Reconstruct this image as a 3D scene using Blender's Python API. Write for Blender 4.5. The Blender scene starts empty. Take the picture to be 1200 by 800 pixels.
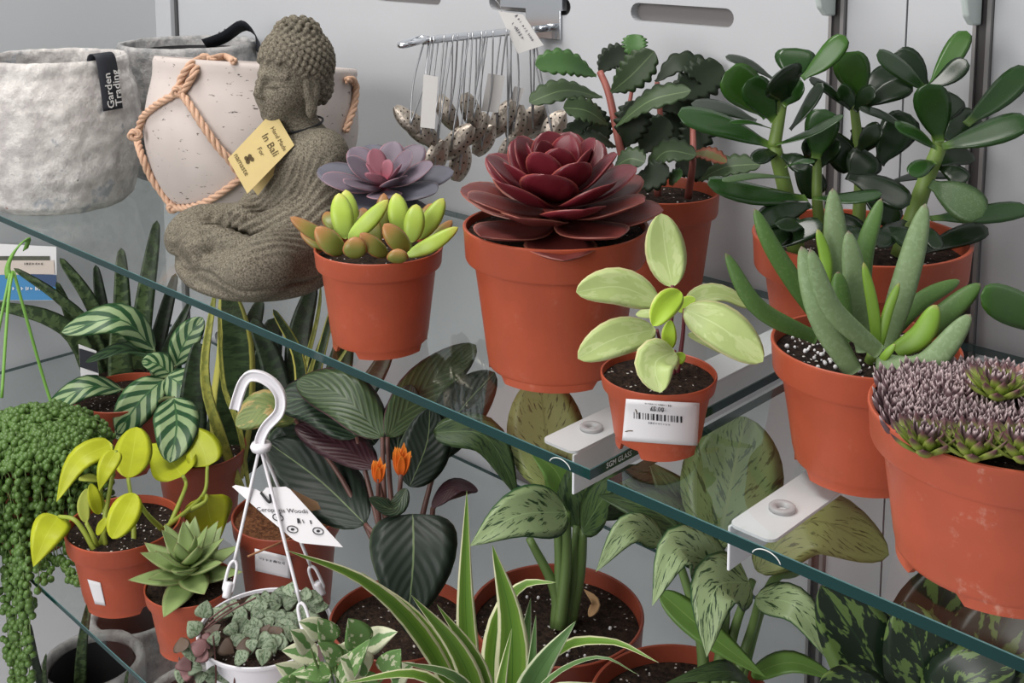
import bpy, bmesh, math, random
import numpy as np
from mathutils import Vector, Matrix, noise
from mathutils.bvhtree import BVHTree
random.seed(7)
C = bpy.context.scene.collection
SC = bpy.context.scene

# ------------------------------------------------------------------ camera
FPX, PCX, PCY = 1350.0, 600.0, 88.0          # focal length and principal point (the photo is a crop), 1200x800 frame
CAM = Vector((0.5285, -0.6322, 0.4123))
A_, P_ = math.radians(44.0), math.radians(7.75)
FW = Vector((-math.sin(A_)*math.cos(P_), math.cos(A_)*math.cos(P_), -math.sin(P_)))
RT = Vector((math.cos(A_), math.sin(A_), 0))
UP = RT.cross(FW)
cd = bpy.data.cameras.new('camera'); cam = bpy.data.objects.new('camera', cd); C.objects.link(cam)
cd.sensor_width = 36; cd.lens = 36*FPX/1200; cd.shift_y = -(400-PCY)/1200
cd.clip_start = 0.02
cam.matrix_world = Matrix(((RT.x, UP.x, -FW.x, CAM.x), (RT.y, UP.y, -FW.y, CAM.y), (RT.z, UP.z, -FW.z, CAM.z), (0, 0, 0, 1)))
SC.camera = cam

# ------------------------------------------------------------------ world and lights
wd = bpy.data.worlds.new('world'); SC.world = wd; wd.use_nodes = True
bg = wd.node_tree.nodes['Background']; bg.inputs[0].default_value = (0.95, 0.965, 1.0, 1); bg.inputs[1].default_value = 0.28
def area(name, loc, target, sx, sy, power, col):
    l = bpy.data.lights.new(name, 'AREA'); l.shape = 'RECTANGLE'; l.size = sx; l.size_y = sy; l.energy = power; l.color = col
    o = bpy.data.objects.new(name, l); C.objects.link(o); o.location = loc
    d = Vector(target)-Vector(loc); o.rotation_euler = d.to_track_quat('-Z', 'Y').to_euler()
    return o
area('ceiling_light_panel', (-0.85, -0.42, 2.0), (-0.6, 0.25, 0), 1.3, 0.8, 34, (1.0, 0.965, 0.93))
area('ceiling_light_panel', (0.7, -0.5, 2.2), (0.2, 0.2, 0), 1.0, 0.6, 4, (1.0, 0.97, 0.93))
area('shop_window', (-0.35, -2.6, 0.85), (-0.4, 0.1, -0.1), 2.2, 1.7, 62, (1.0, 0.975, 0.965))
SC.view_settings.view_transform = 'Standard'; SC.view_settings.look = 'None'
SC.view_settings.gamma = 1; SC.view_settings.use_curve_mapping = False
SC.view_settings.exposure = 0.08

# ------------------------------------------------------------------ geometry of the place
def ray(u, v): return FW + RT*((u-PCX)/FPX) + UP*((PCY-v)/FPX)
def W(u, v, d): return CAM + ray(u, v)*d
def PZ(u, v, z):
    r = ray(u, v); return CAM + r*((z-CAM.z)/r.z)
def PY(u, v, y):
    r = ray(u, v); return CAM + r*((y-CAM.y)/r.y)
def depth(p): return (Vector(p)-CAM).dot(FW)
def proj(p):
    q = Vector(p)-CAM; d = q.dot(FW)
    return PCX+FPX*q.dot(RT)/d, PCY-FPX*q.dot(UP)/d, d
ZL = -0.365          # top of the lower glass shelf (the upper one is z = 0)
YW = 0.465          # back wall
ZB = -0.76          # base deck

# ------------------------------------------------------------------ node materials
def srgb(c):
    return tuple(((x/255)/12.92 if x/255 <= .04045 else ((x/255+.055)/1.055)**2.4) for x in c) + (1,)
class G:
    def __init__(s, name):
        s.m = bpy.data.materials.new(name); s.m.use_nodes = True
        s.t = s.m.node_tree; s.n = s.t.nodes; s.n.clear(); s.out = s.n.new('ShaderNodeOutputMaterial')
        s._uv = None
    def put(s, sock, v):
        if isinstance(v, bpy.types.NodeSocket): s.t.links.new(v, sock)
        elif isinstance(v, (tuple, list)):
            sock.default_value = srgb(v) if len(v) == 3 and max(v) > 1.001 else (tuple(v)+(1,) if len(v) == 3 and len(sock.default_value) == 4 else v)
        else: sock.default_value = v
    def math(s, op, a, b=0.0, c=None):
        n = s.n.new('ShaderNodeMath'); n.operation = op; s.put(n.inputs[0], a); s.put(n.inputs[1], b)
        if c is not None: s.put(n.inputs[2], c)
        return n.outputs[0]
    def mix(s, f, a, b):
        n = s.n.new('ShaderNodeMix'); n.data_type = 'RGBA'; s.put(n.inputs[0], f); s.put(n.inputs[6], a); s.put(n.inputs[7], b)
        return n.outputs[2]
    def mult(s, a, b, f=1.0):
        n = s.n.new('ShaderNodeMix'); n.data_type = 'RGBA'; n.blend_type = 'MULTIPLY'; s.put(n.inputs[0], f); s.put(n.inputs[6], a); s.put(n.inputs[7], b)
        return n.outputs[2]
    def step(s, x, a, b, lo=0.0, hi=1.0):
        n = s.n.new('ShaderNodeMapRange'); n.interpolation_type = 'SMOOTHSTEP'
        s.put(n.inputs[0], x); n.inputs[1].default_value = a; n.inputs[2].default_value = b; n.inputs[3].default_value = lo; n.inputs[4].default_value = hi
        return n.outputs[0]
    def obj(s):
        return s.n.new('ShaderNodeTexCoord').outputs['Object']
    def uv(s):
        if s._uv is None:
            n = s.n.new('ShaderNodeTexCoord'); sp = s.n.new('ShaderNodeSeparateXYZ'); s.t.links.new(n.outputs['UV'], sp.inputs[0])
            s._uv = (sp.outputs[0], sp.outputs[1], n.outputs['UV'])
        return s._uv
    def comb(s, x, y, z=0.0):
        n = s.n.new('ShaderNodeCombineXYZ'); s.put(n.inputs[0], x); s.put(n.inputs[1], y); s.put(n.inputs[2], z); return n.outputs[0]
    def rnd(s): return s.n.new('ShaderNodeObjectInfo').outputs['Random']
    def noise(s, vec, scale, detail=3.0, rough=.55):
        n = s.n.new('ShaderNodeTexNoise'); s.t.links.new(vec, n.inputs['Vector']); n.inputs['Scale'].default_value = scale
        n.inputs['Detail'].default_value = detail; n.inputs['Roughness'].default_value = rough
        return n.outputs[0]
    def voro(s, vec, scale, out='Distance', feature='F1'):
        n = s.n.new('ShaderNodeTexVoronoi'); n.feature = feature; s.t.links.new(vec, n.inputs['Vector']); n.inputs['Scale'].default_value = scale
        return n.outputs[out]
    def bump(s, h, strength=.3, dist=.002):
        n = s.n.new('ShaderNodeBump'); n.inputs['Strength'].default_value = strength; n.inputs['Distance'].default_value = dist
        s.t.links.new(h, n.inputs['Height']); return n.outputs[0]
    def bsdf(s, col, rough=.5, spec=.5, metal=0.0, normal=None, translucent=0.0, coat=0.0, sss=0.0):
        b = s.n.new('ShaderNodeBsdfPrincipled'); s.put(b.inputs['Base Color'], col); s.put(b.inputs['Roughness'], rough)
        b.inputs['Specular IOR Level'].default_value = spec; s.put(b.inputs['Metallic'], metal); b.inputs['Coat Weight'].default_value = coat
        if normal is not None: s.t.links.new(normal, b.inputs['Normal'])
        res = b.outputs[0]
        if translucent > 0:
            tr = s.n.new('ShaderNodeBsdfTranslucent'); s.put(tr.inputs[0], col)
            mx = s.n.new('ShaderNodeMixShader'); mx.inputs[0].default_value = translucent
            s.t.links.new(res, mx.inputs[1]); s.t.links.new(tr.outputs[0], mx.inputs[2]); res = mx.outputs[0]
        s.t.links.new(res, s.out.inputs[0]); return s.m
    def vary(s, col, amt=.18):
        k = s.math('MULTIPLY_ADD', s.rnd(), amt*2, 1-amt)
        return s.mult(col, s.comb(k, k, k))
M = {}
def plain(name, col, rough=.5, spec=.5, metal=0.0, nscale=0, namt=.1, bump=0, bscale=200, coat=0.0):
    g = G(name); c = col
    if nscale:
        k = g.math('MULTIPLY_ADD', g.noise(g.obj(), nscale), namt*2, 1-namt); c = g.mult(col_node(g, col), g.comb(k, k, k))
    nm = g.bump(g.noise(g.obj(), bscale), bump, .001) if bump else None
    M[name] = g.bsdf(c, rough, spec, metal, nm, coat=coat); return M[name]
def col_node(g, col):
    n = g.n.new('ShaderNodeRGB'); n.outputs[0].default_value = srgb(col); return n.outputs[0]

# ------------------------------------------------------------------ mesh helpers
def mesh(name, verts, faces, mat, parent=None, uvs=None, smooth=True, mats=None, midx=None):
    loc = Vector(parent_loc(parent)) if parent else Vector((0, 0, 0))
    me = bpy.data.meshes.new(name)
    me.from_pydata([tuple(Vector(v)-loc) for v in verts], [], faces)
    if uvs is not None:
        ul = me.uv_layers.new(name='UVMap'); li = np.zeros(len(me.loops), dtype=np.int32); me.loops.foreach_get('vertex_index', li)
        ul.data.foreach_set('uv', np.asarray(uvs, dtype=np.float32)[li].ravel())
    if mats:
        for m in mats: me.materials.append(m)
        if midx is not None: me.polygons.foreach_set('material_index', midx)
    else: me.materials.append(M[mat] if isinstance(mat, str) else mat)
    if smooth: me.polygons.foreach_set('use_smooth', [True]*len(me.polygons))
    me.update()
    o = bpy.data.objects.new(name, me); C.objects.link(o)
    if parent: o.parent = parent
    return o
def parent_loc(p):
    l = Vector((0, 0, 0))
    while p: l += p.location; p = p.parent
    return l
def tag(o, label, cat, group=None):
    o['label'] = label; o['category'] = cat
    if group: o['group'] = group
    return o
def thing(name, label, cat, loc, group=None):
    o = bpy.data.objects.new(name, None); C.objects.link(o); o.location = loc; o.empty_display_size = .02
    return tag(o, label, cat, group)
def struct(o): o['kind'] = 'structure'; return o
def box(lo, hi):
    x0, y0, z0 = lo; x1, y1, z1 = hi
    v = [(x0,y0,z0),(x1,y0,z0),(x1,y1,z0),(x0,y1,z0),(x0,y0,z1),(x1,y0,z1),(x1,y1,z1),(x0,y1,z1)]
    f = [(0,3,2,1),(4,5,6,7),(0,1,5,4),(1,2,6,5),(2,3,7,6),(3,0,4,7)]
    return v, f
def boxo(name, lo, hi, mat, parent=None): v, f = box(lo, hi); return mesh(name, v, f, mat, parent, smooth=False)
def bevel(o, w, seg=2):
    m = o.modifiers.new('bevel', 'BEVEL'); m.width = w; m.segments = seg; m.limit_method = 'ANGLE'; return o
def merge(parts):
    V, F = [], []
    for v, f in parts:
        n = len(V); V += list(v); F += [tuple(i+n for i in q) for q in f]
    return V, F
def spline(pts, n, fr=None):
    """points on a smooth curve through pts (Catmull-Rom)"""
    P = [Vector(p) for p in pts]
    if len(P) == 2: return [P[0].lerp(P[1], fr[i] if fr else i/n) for i in range(n+1)]
    E = [P[0]*2-P[1]] + P + [P[-1]*2-P[-2]]
    L = [0]
    for i in range(len(P)-1): L.append(L[-1]+(P[i+1]-P[i]).length)
    out = []
    for k in range(n+1):
        s = L[-1]*(fr[k] if fr else k/n); i = 0
        while i < len(P)-2 and s > L[i+1]: i += 1
        t = (s-L[i])/max(1e-9, L[i+1]-L[i]); a, b, c, d = E[i], E[i+1], E[i+2], E[i+3]
        out.append(.5*((2*b)+(c-a)*t+(2*a-5*b+4*c-d)*t*t+(3*b-a-3*c+d)*t**3))
    return out
def tube_geo(path, r, sides=8, closed_ends=True):
    P = [Vector(p) for p in path]; n = len(P); V, F = [], []
    R = r if isinstance(r, (list, tuple)) else [r]*n
    T = [(P[min(i+1, n-1)]-P[max(i-1, 0)]).normalized() for i in range(n)]
    a = T[0].orthogonal().normalized()
    for i in range(n):
        a = (a - T[i]*a.dot(T[i])).normalized(); b = T[i].cross(a)
        for k in range(sides):
            w = 2*math.pi*k/sides; V.append(P[i]+(a*math.cos(w)+b*math.sin(w))*R[i])
    for i in range(n-1):
        for k in range(sides):
            k2 = (k+1) % sides; F.append((i*sides+k, i*sides+k2, (i+1)*sides+k2, (i+1)*sides+k))
    if closed_ends: F.append(tuple(range(sides))[::-1]); F.append(tuple((n-1)*sides+k for k in range(sides)))
    return V, F
def tube(name, pts, r, mat, parent=None, n=None, sides=8):
    n = n or max(2, 6*(len(pts)-1)); path = spline(pts, n)
    if isinstance(r, (list, tuple)):
        r = [r[0]+(r[1]-r[0])*i/n for i in range(n+1)]
    v, f = tube_geo(path, r, sides); return mesh(name, v, f, mat, parent)
def lathe_geo(profile, seg=48, center=(0, 0, 0), fn=None):
    c = Vector(center); V, F = [], []; m = len(profile)
    for k in range(seg):
        a = 2*math.pi*k/seg
        for j, (r, z) in enumerate(profile):
            if fn: r, z = fn(j, a, r, z)
            V.append(c+Vector((r*math.cos(a), r*math.sin(a), z)))
    for k in range(seg):
        k2 = (k+1) % seg
        for j in range(m-1): F.append((k*m+j, k2*m+j, k2*m+j+1, k*m+j+1))
    return V, F
def sphere_geo(c, r, nu=8, nv=6, squash=1.0):
    prof = [(max(1e-5, r*math.sin(math.pi*j/nv)), -r*squash*math.cos(math.pi*j/nv)) for j in range(nv+1)]
    return lathe_geo(prof, nu, c)
def bvh_of(o):
    vs = [v.co+parent_loc(o) for v in o.data.vertices]; return BVHTree.FromPolygons(vs, [tuple(p.vertices) for p in o.data.polygons])
def hit(b, u, v, off=.0006):
    r = ray(u, v).normalized(); h = b.ray_cast(CAM, r)
    return None if h[0] is None else h[0]+(-r if off == 0 else (h[1] if h[1].dot(r) < 0 else -h[1]))*off
def patch(name, b, quad, mat, parent, off=.0007, n=10, m=6):
    """sticker on a surface: quad = four pixels (tl,tr,br,bl) laid on the surface met there"""
    V, UV = [], []
    for j in range(m+1):
        for i in range(n+1):
            s, t = i/n, j/m
            u = (quad[0][0]*(1-s)+quad[1][0]*s)*(1-t)+(quad[3][0]*(1-s)+quad[2][0]*s)*t
            v = (quad[0][1]*(1-s)+quad[1][1]*s)*(1-t)+(quad[3][1]*(1-s)+quad[2][1]*s)*t
            p = hit(b, u, v, off)
            V.append(p if p else V[-1]); UV.append((s, 1-t))
    F = [(j*(n+1)+i, (j+1)*(n+1)+i, (j+1)*(n+1)+i+1, j*(n+1)+i+1) for j in range(m) for i in range(n)]
    o = mesh(name, V, F, mat, parent, uvs=UV)
    so = o.modifiers.new('thick', 'SOLIDIFY'); so.thickness = .0003; so.offset = 0
    return o
def text_geo(body, size=1.0, align='CENTER', bold=0.0, space=1.0):
    cu = bpy.data.curves.new('txt', 'FONT'); cu.body = body; cu.size = size; cu.align_x = align; cu.align_y = 'CENTER'; cu.resolution_u = 2; cu.offset = bold; cu.space_character = space
    o = bpy.data.objects.new('txt', cu); C.objects.link(o)
    dg = bpy.context.evaluated_depsgraph_get(); me = bpy.data.meshes.new_from_object(o.evaluated_get(dg))
    V = [(v.co.x, v.co.y) for v in me.vertices]; F = [tuple(p.vertices) for p in me.polygons]
    bpy.data.objects.remove(o); bpy.data.curves.remove(cu); bpy.data.meshes.remove(me)
    return V, F
def scribble(n, size, seed=1):
    """illegible fine print: a row of short strokes, as blurred as in the photograph"""
    rs = random.Random(seed); V, F = [], []; x = -n*size*.3
    for _ in range(n):
        for k in range(rs.choice((1, 2))):
            w = size*rs.uniform(.08, .16); h = size*rs.uniform(.3, .6); xo = x+k*size*.24; sl = size*rs.uniform(-.12, .12); b = len(V)
            V += [(xo, -h/2), (xo+w, -h/2), (xo+w+sl, h/2), (xo+sl, h/2)]; F.append((b, b+1, b+2, b+3))
        if rs.random() < .55: b = len(V); V += [(x, -size*.05), (x+size*.32, -size*.05), (x+size*.32, size*.05), (x, size*.05)]; F.append((b, b+1, b+2, b+3))
        x += size*rs.uniform(.5, .75)
    return V, F
def print_on(name, geo, fn, mat, parent):
    V, F = geo; o = mesh(name, [fn(x, y) for x, y in V], F, mat, parent, smooth=False); return o
def plane_fn(o, ex, ey, off=.0005):
    o = Vector(o); ex = Vector(ex); ey = Vector(ey); n = ex.cross(ey).normalized()
    return lambda x, y: o+ex*x+ey*y+n*off

# ------------------------------------------------------------------ leaves
UPZ = Vector((0, 0, 1))
def prof(a, b, base=.06):
    m = (a/(a+b))**a*(b/(a+b))**b
    return lambda t: max(base*(1-t), (max(t, 1e-6)**a)*(max(1-t, 0)**b)/m)
SH = {'oval': prof(.55, .6), 'lance': prof(.65, .95), 'obov': prof(.95, .58, .12), 'heart': prof(.36, .98), 'blade': lambda t: min(1, .55+t*1.2)*(max(0, 1-t)**.33 if t > .0 else 1),
      'strap': lambda t: (.6+.4*min(1, t*3))*min(1, (max(0, 1-t)/.55)**.85), 'round': prof(.42, .45), 'tri': lambda t: (.75+.25*math.sin(math.pi*min(1, t*1.6)))*(1-t**1.6),
      'finger': lambda t: (.72+.28*min(1, t*3))*(max(0, 1-t**5))**.6, 'spoon': prof(.85, .40, .3), 'acum': prof(.5, 1.05)}
def leaf_geo(path, width, shape='oval', tt=0.0, tb=.02, fold=.15, face=.6, roll=0.0, nv=6, scallop=0, wave=0.0, hint=None, curl=0.0, fr=None):
    n = len(path)-1; V, UV = [], []; f = SH[shape] if isinstance(shape, str) else shape
    top, bot = [], []
    tc = (CAM-path[n//2]).normalized()
    h0 = hint if hint is not None else (tc*face+UPZ*(1-face)).normalized()
    for i, p in enumerate(path):
        t = fr[i] if fr else i/n; T = (path[min(i+1, n)]-path[max(i-1, 0)]).normalized()
        N = (h0-T*h0.dot(T))
        N = N.normalized() if N.length > 1e-4 else T.orthogonal().normalized()
        if roll: N = Matrix.Rotation(roll, 3, T) @ N
        B = T.cross(N); w = f(t)*width/2
        if scallop and .12 < t < 1: w *= 1-.24*(1-abs(math.sin(math.pi*scallop*t)))
        r1, r2 = [], []
        for j in range(nv+1):
            v = -1+2*j/nv; e = math.sqrt(max(0, 1-v*v))
            q = p+B*(v*w)+N*(fold*abs(v)*w + curl*v*v*w + wave*w*math.sin(9*t+2*v)*abs(v))
            r1.append(len(V)); V.append(q+N*(tt*w*e)); UV.append((j/nv, t))
            if 0 < j < nv: r2.append(len(V)); V.append(q-N*(tb*w*e+.00025)); UV.append((j/nv, t))
            else: r2.append(r1[-1])
        top.append(r1); bot.append(r2)
    F = []
    for i in range(n):
        for j in range(nv):
            F.append((top[i][j], top[i][j+1], top[i+1][j+1], top[i+1][j]))
            q = (bot[i][j], bot[i+1][j], bot[i+1][j+1], bot[i][j+1]); F.append(q)
    F.append(tuple(top[0])+tuple(reversed(bot[0][1:-1]))); 
    return V, F, UV
def leaf(parent, pts, width, mat, name='leaf', n=10, **k):
    fr = None if k.get('scallop') else [(1-math.cos(math.pi*i/n))/2*.7+i/n*.3 for i in range(n+1)]
    V, F, UV = leaf_geo(spline(pts, n, fr), width, fr=fr, **k)
    return mesh(name, V, F, mat, parent, uvs=UV)
class Plant:
    """pixel-read leaves at real distances: D is the camera depth of the pot's axis, dd are centimetres behind it"""
    def __init__(s, th, D): s.t = th; s.D = D
    def p(s, q):
        d = s.D+(q[2] if len(q) > 2 else 0)/100; return W(q[0], q[1], d)
    def L(s, pts, wpx, mat, **k):
        P = [s.p(q) for q in pts]
        w = wpx*depth(P[len(P)//2])/FPX
        return leaf(s.t, P, w, mat, **k)
    def S(s, pts, rpx, mat, name='stem', **k):
        P = [s.p(q) for q in pts]; sc = s.D/FPX
        r = [x*sc for x in rpx] if isinstance(rpx, (list, tuple)) else rpx*sc
        return tube(name, P, r, mat, s.t, **k)

# ------------------------------------------------------------------ pots
def pot_solve(uc, wpx, vrim, vbot, z0, rb=.74):
    P = PZ(uc, vbot, z0); fh = Vector((P.x-CAM.x, P.y-CAM.y, 0)).normalized(); R = wpx/2*depth(P)/FPX
    for _ in range(6):
        c = P+fh*(R*rb); R = wpx/2*depth(c)/FPX
    lo, hi = .01, .4
    for _ in range(30):
        h = (lo+hi)/2; v = proj(c-fh*R+UPZ*h)[1]
        if v > vrim: lo = h
        else: hi = h
    return c, R, h
def pot_parts(th, c, R, h, rb=.74, lip=.2, mat='terracotta', soil='soil', soil_z=.90, notch=3, dome=0.0, na=.5):
    Rb = R*rb; zl = h*(1-lip); r1 = Rb+(R*.90-Rb)*(zl/h)*1.12
    pr = [(0.0005, .006), (Rb*.9, .006), (Rb*.93, .0), (Rb, .0), (Rb*1.005, .0066), (Rb*1.008, .0068), (Rb*1.012, .009), (Rb+(r1-Rb)*.2, zl*.2), (Rb+(r1-Rb)*.5, zl*.5), (r1, zl-.004), (r1+.0008, zl-.0012), (R*.962, zl), (R*.974, zl+.002),
          (R*.992, h-.004), (R, h-.0022), (R*.998, h-.0006), (R*.985, h), (R*.965, h-.0006), (R*.955, h-.004), (R*.94, zl+.002), (r1*.97, zl-.004), (Rb+(r1-Rb)*.6-.002, zl*.6), (.0005, zl*.58)]
    def fn(j, a, r, z):
        if notch and j in (2, 3) and (math.sin(a*notch+na) > .62): return r, .0062
        return r, z
    v, f = lathe_geo(pr, 72, c, fn)
    p = mesh('pot', v, f, mat, th); p.data.set_sharp_from_angle(angle=math.radians(38))
    sv, sf = [], []; seg, rings = 40, 9; rs = R*.945; zs = max(h*soil_z, zl+.003)
    sv.append(c+UPZ*(zs+dome))
    for i in range(1, rings+1):
        for k in range(seg):
            a = 2*math.pi*k/seg; r = rs*i/rings; x, y = r*math.cos(a), r*math.sin(a)
            z = zs+dome*(1-(i/rings)**2)+(noise.noise(Vector((x*120+c.x*50, y*120, 3)))*.0035+noise.noise(Vector((x*330, y*330+c.y*70, 9)))*.002 if i < rings else 0)
            sv.append(c+Vector((x, y, z)))
    for k in range(seg): sf.append((0, 1+k, 1+(k+1) % seg))
    for i in range(rings-1):
        for k in range(seg):
            k2 = (k+1) % seg; sf.append((1+i*seg+k, 1+(i+1)*seg+k, 1+(i+1)*seg+k2, 1+i*seg+k2))
    s = mesh('soil', sv, sf, soil, th)
    return p, s
def potted(name, label, uc, wpx, vrim, vbot, z0, rb=.74, group=None, cat='potted plant', **k):
    c, R, h = pot_solve(uc, wpx, vrim, vbot, z0, rb)
    th = thing(name, label, cat, c, group); p, s = pot_parts(th, c, R, h, rb, **k)
    pl = Plant(th, depth(c+UPZ*h)); pl.c, pl.R, pl.h, pl.pot, pl.soil = c, R, h, p, s
    return pl
def potted_at(name, label, c, R, h, rb=.74, cat='potted plant', group=None, **k):
    c = Vector(c); th = thing(name, label, cat, c, group); p, s = pot_parts(th, c, R, h, rb, **k)
    pl = Plant(th, depth(c+UPZ*h)); pl.c, pl.R, pl.h, pl.pot, pl.soil = c, R, h, p, s
    return pl
def rosette(th, c, n, L0, L1, mat, wr=.55, el0=80, el1=8, shape='obov', tt=.12, tb=.2, power=.8, lift=.25, a0=0., jit=.06, rise=0.0, matfn=None, start=0, fold=.2, tilt=0.0, r0=0.0):
    c = Vector(c); Rm_ = Matrix.Rotation(math.radians(tilt), 3, RT)
    for i in range(start, n):
        t = (i/(n-1)); a = a0+i*2.39996+random.uniform(-jit, jit)*2
        L = L0+(L1-L0)*t**power; el = math.radians(el0+(el1-el0)*t**.75+random.uniform(-4, 4))
        d = Vector((math.cos(a), math.sin(a), 0)); q = c+UPZ*(rise*(1-t))+d*r0*t
        e1 = min(el*.75, el-.12)
        m = q+(d*math.cos(el*.85)+UPZ*math.sin(el*.85))*L*.5
        tip = m+(d*math.cos(el+lift)+UPZ*math.sin(el+lift))*L*.5
        hint = Rm_ @ (UPZ*.8-d*1.0)
        leaf(th, [c+Rm_ @ (x-c) for x in (q, m, tip)], L*wr*random.uniform(.92, 1.06), matfn(t) if matfn else mat, shape=shape, tt=tt, tb=tb, fold=fold, hint=hint.normalized(), n=12)
# ------------------------------------------------------------------ materials
def m_wall():
    g = G('wall_paint'); k = g.noise(g.obj(), 2.2, 2); c = g.mix(k, (178, 180, 183), (186, 188, 191)); M['wall'] = g.bsdf(c, .55, .3)
    g = G('wall_paint_side'); M['wall_side'] = g.bsdf((188, 191, 193), .6, .3)
m_wall()
plain('deck', (168, 167, 170), .6, .3, nscale=6, namt=.05)
plain('slot_back', (112, 109, 108), .6)
plain('gap_dark', (70, 70, 72), .7)
plain('upright_metal', (128, 126, 125), .5, .5, .3); plain('upright_slot', (62, 58, 58), .6)
plain('white_metal', (226, 228, 232), .35, .5, nscale=60, namt=.02); plain('bracket_grey', (196, 206, 202), .45)
plain('chrome', (215, 218, 222), .14, .5, 1.0); plain('silver', (176, 166, 154), .42, .5, 1.0, nscale=40, namt=.1)
plain('silver_cord', (176, 178, 180), .3, .5, .85)
plain('white_plastic', (232, 230, 234), .4, .4); plain('paper', (228, 226, 228), .7, .2); plain('paper_grey', (205, 203, 200), .7, .2)
plain('ink', (45, 44, 48), .7, .2); plain('ink_brown', (88, 74, 48), .7, .2); plain('ink_white', (225, 225, 222), .6, .2); plain('ink_grey', (105, 105, 112), .7, .2)
plain('black_label', (42, 44, 50), .6, .3); plain('black_cord', (22, 22, 24), .6); plain('black_plastic', (20, 20, 22), .5)
plain('card_blue', (48, 122, 172), .5); plain('card_navy', (28, 60, 100), .5); plain('card_beige', (196, 184, 174), .6); plain('card_white', (214, 213, 214), .5); plain('teal', (40, 140, 120), .5)
plain('kraft', (205, 184, 128), .75, .2, nscale=90, namt=.05); plain('kraft_brown', (170, 134, 102), .75, .2, nscale=60, namt=.06)
plain('card_scenery', (70, 74, 60), .6, nscale=150, namt=.5)
def m_pot(name, col, dust):
    g = G(name); o = g.obj(); k = g.noise(o, 22, 4); c = g.mix(g.step(k, .35, .7), col, tuple(min(255, int(x*1.07)) for x in col))
    d = g.step(g.noise(o, 48, 5, .65), .60, .78); c = g.mix(g.math('MULTIPLY', d, dust), c, (214, 170, 150))
    M[name] = g.bsdf(c, .42, .35)
m_pot('terracotta', (163, 76, 51), .16); m_pot('terracotta_dusty', (172, 84, 61), .8); m_pot('terracotta_dark', (140, 66, 47), .05)
def m_soil(name, a, b, perl, bark=False):
    g = G(name); o = g.obj(); k = g.noise(o, 210, 4, .7); c = g.mix(g.step(k, .35, .68), a, b)
    if perl:
        v = g.voro(o, 190); r = g.noise(o, 120, 1); m = g.math('MULTIPLY', g.step(v, .26, .20), g.step(r, .60-.12*perl, .66-.12*perl)); c = g.mix(m, c, (222, 216, 210))
    M[name] = g.bsdf(c, .9, .2, normal=g.bump(k, 1.0, .004))
m_soil('soil', (30, 22, 18), (66, 50, 40), .35); m_soil('soil_perlite', (26, 20, 17), (58, 44, 36), 1.0); m_soil('soil_coir', (84, 52, 34), (138, 92, 62), 0)
def leafmat(name, base, rough=.45, spec=.45, edge=None, mid=None, tip=None, stripes=None, blotch=None, bands=None, center=None, vary=.14, transl=.0, speck=None, bump=None, base_end=None, ribs=None, coat=0.0):
    g = G(name); u, v, uv = g.uv(); x = g.math('ABSOLUTE', g.math('SUBTRACT', u, .5)); o = g.obj()
    c = g.mix(g.noise(o, 60, 3), tuple(int(q*.92) for q in base), tuple(min(255, int(q*1.06)) for q in base))
    if base_end: c = g.mix(g.step(v, base_end[1], base_end[2], 1, 0), c, base_end[0])
    if stripes:    # (colour, count, slant, threshold): dark or light bands running out from the midrib
        s = g.math('SINE', g.math('MULTIPLY', g.math('SUBTRACT', v, g.math('MULTIPLY', x, stripes[2])), stripes[1]*6.2832))
        s = g.math('ADD', s, g.math('MULTIPLY_ADD', g.noise(o, 55, 2), .8, -.4))
        c = g.mix(g.step(s, stripes[3]-.25, stripes[3]+.25), c, stripes[0])
    if ribs:       # fine lateral veins
        s = g.math('SINE', g.math('MULTIPLY', g.math('SUBTRACT', v, g.math('MULTIPLY', x, ribs[2])), ribs[1]*6.2832))
        c = g.mix(g.math('MULTIPLY', g.step(s, .2, 1.0), ribs[3]), c, ribs[0])
    if bands:      # cross bands of snake plants
        q = g.noise(g.comb(g.math('MULTIPLY', u, 1.6), g.math('MULTIPLY', v, bands[1])), 1.0, 3, .6)
        c = g.mix(g.step(q, .46, .56), c, bands[0])
    if blotch:     # (colour, scale u, scale v, threshold, slant)
        vv = g.math('SUBTRACT', v, g.math('MULTIPLY', x, blotch[4])); rn = g.math('MULTIPLY', g.rnd(), 31.0)
        q = g.noise(g.comb(g.math('MULTIPLY', u, blotch[1]), g.math('MULTIPLY', vv, blotch[2]), rn), 1.0, 3, .6)
        c = g.mix(g.step(q, blotch[3]-.02, blotch[3]+.02), c, blotch[0])
    if center:     # (colour, half width) a streak up the middle with wandering edge
        w = g.math('ADD', x, g.math('MULTIPLY_ADD', g.noise(o, 70, 3), center[2], -center[2]/2)); c = g.mix(g.step(w, center[1], center[1]+.05, 1, 0), c, center[0])
    if tip: c = g.mix(g.step(v, tip[1], tip[2]), c, tip[0])
    if edge:
        w = g.math('ADD', x, g.math('MULTIPLY_ADD', g.noise(o, 80, 2), edge[2], -edge[2]/2)); c = g.mix(g.step(w, edge[1]-.02, edge[1]+.02), c, edge[0])
    if mid: c = g.mix(g.step(x, mid[1]*.5, mid[1], 1, 0), c, mid[0])
    if speck: c = g.mix(g.step(g.noise(o, speck[1], 2, .6), speck[2], speck[2]+.06), c, speck[0])
    c = g.vary(c, vary)
    nm = None
    if ribs or bump:
        fr = ribs[1] if ribs else bump[0]; sl = ribs[2] if ribs else .4
        s = g.math('SINE', g.math('MULTIPLY', g.math('SUBTRACT', v, g.math('MULTIPLY', x, sl)), fr*6.2832)); nm = g.bump(s, .16 if ribs else bump[1], .0015)
    M[name] = g.bsdf(c, rough, spec, normal=nm, translucent=transl, coat=coat)
leafmat('sedum_green', (166, 190, 74), .4, tip=((186, 186, 84), .75, 1.0), base_end=((176, 205, 96), .1, .5), vary=.08)
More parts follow.
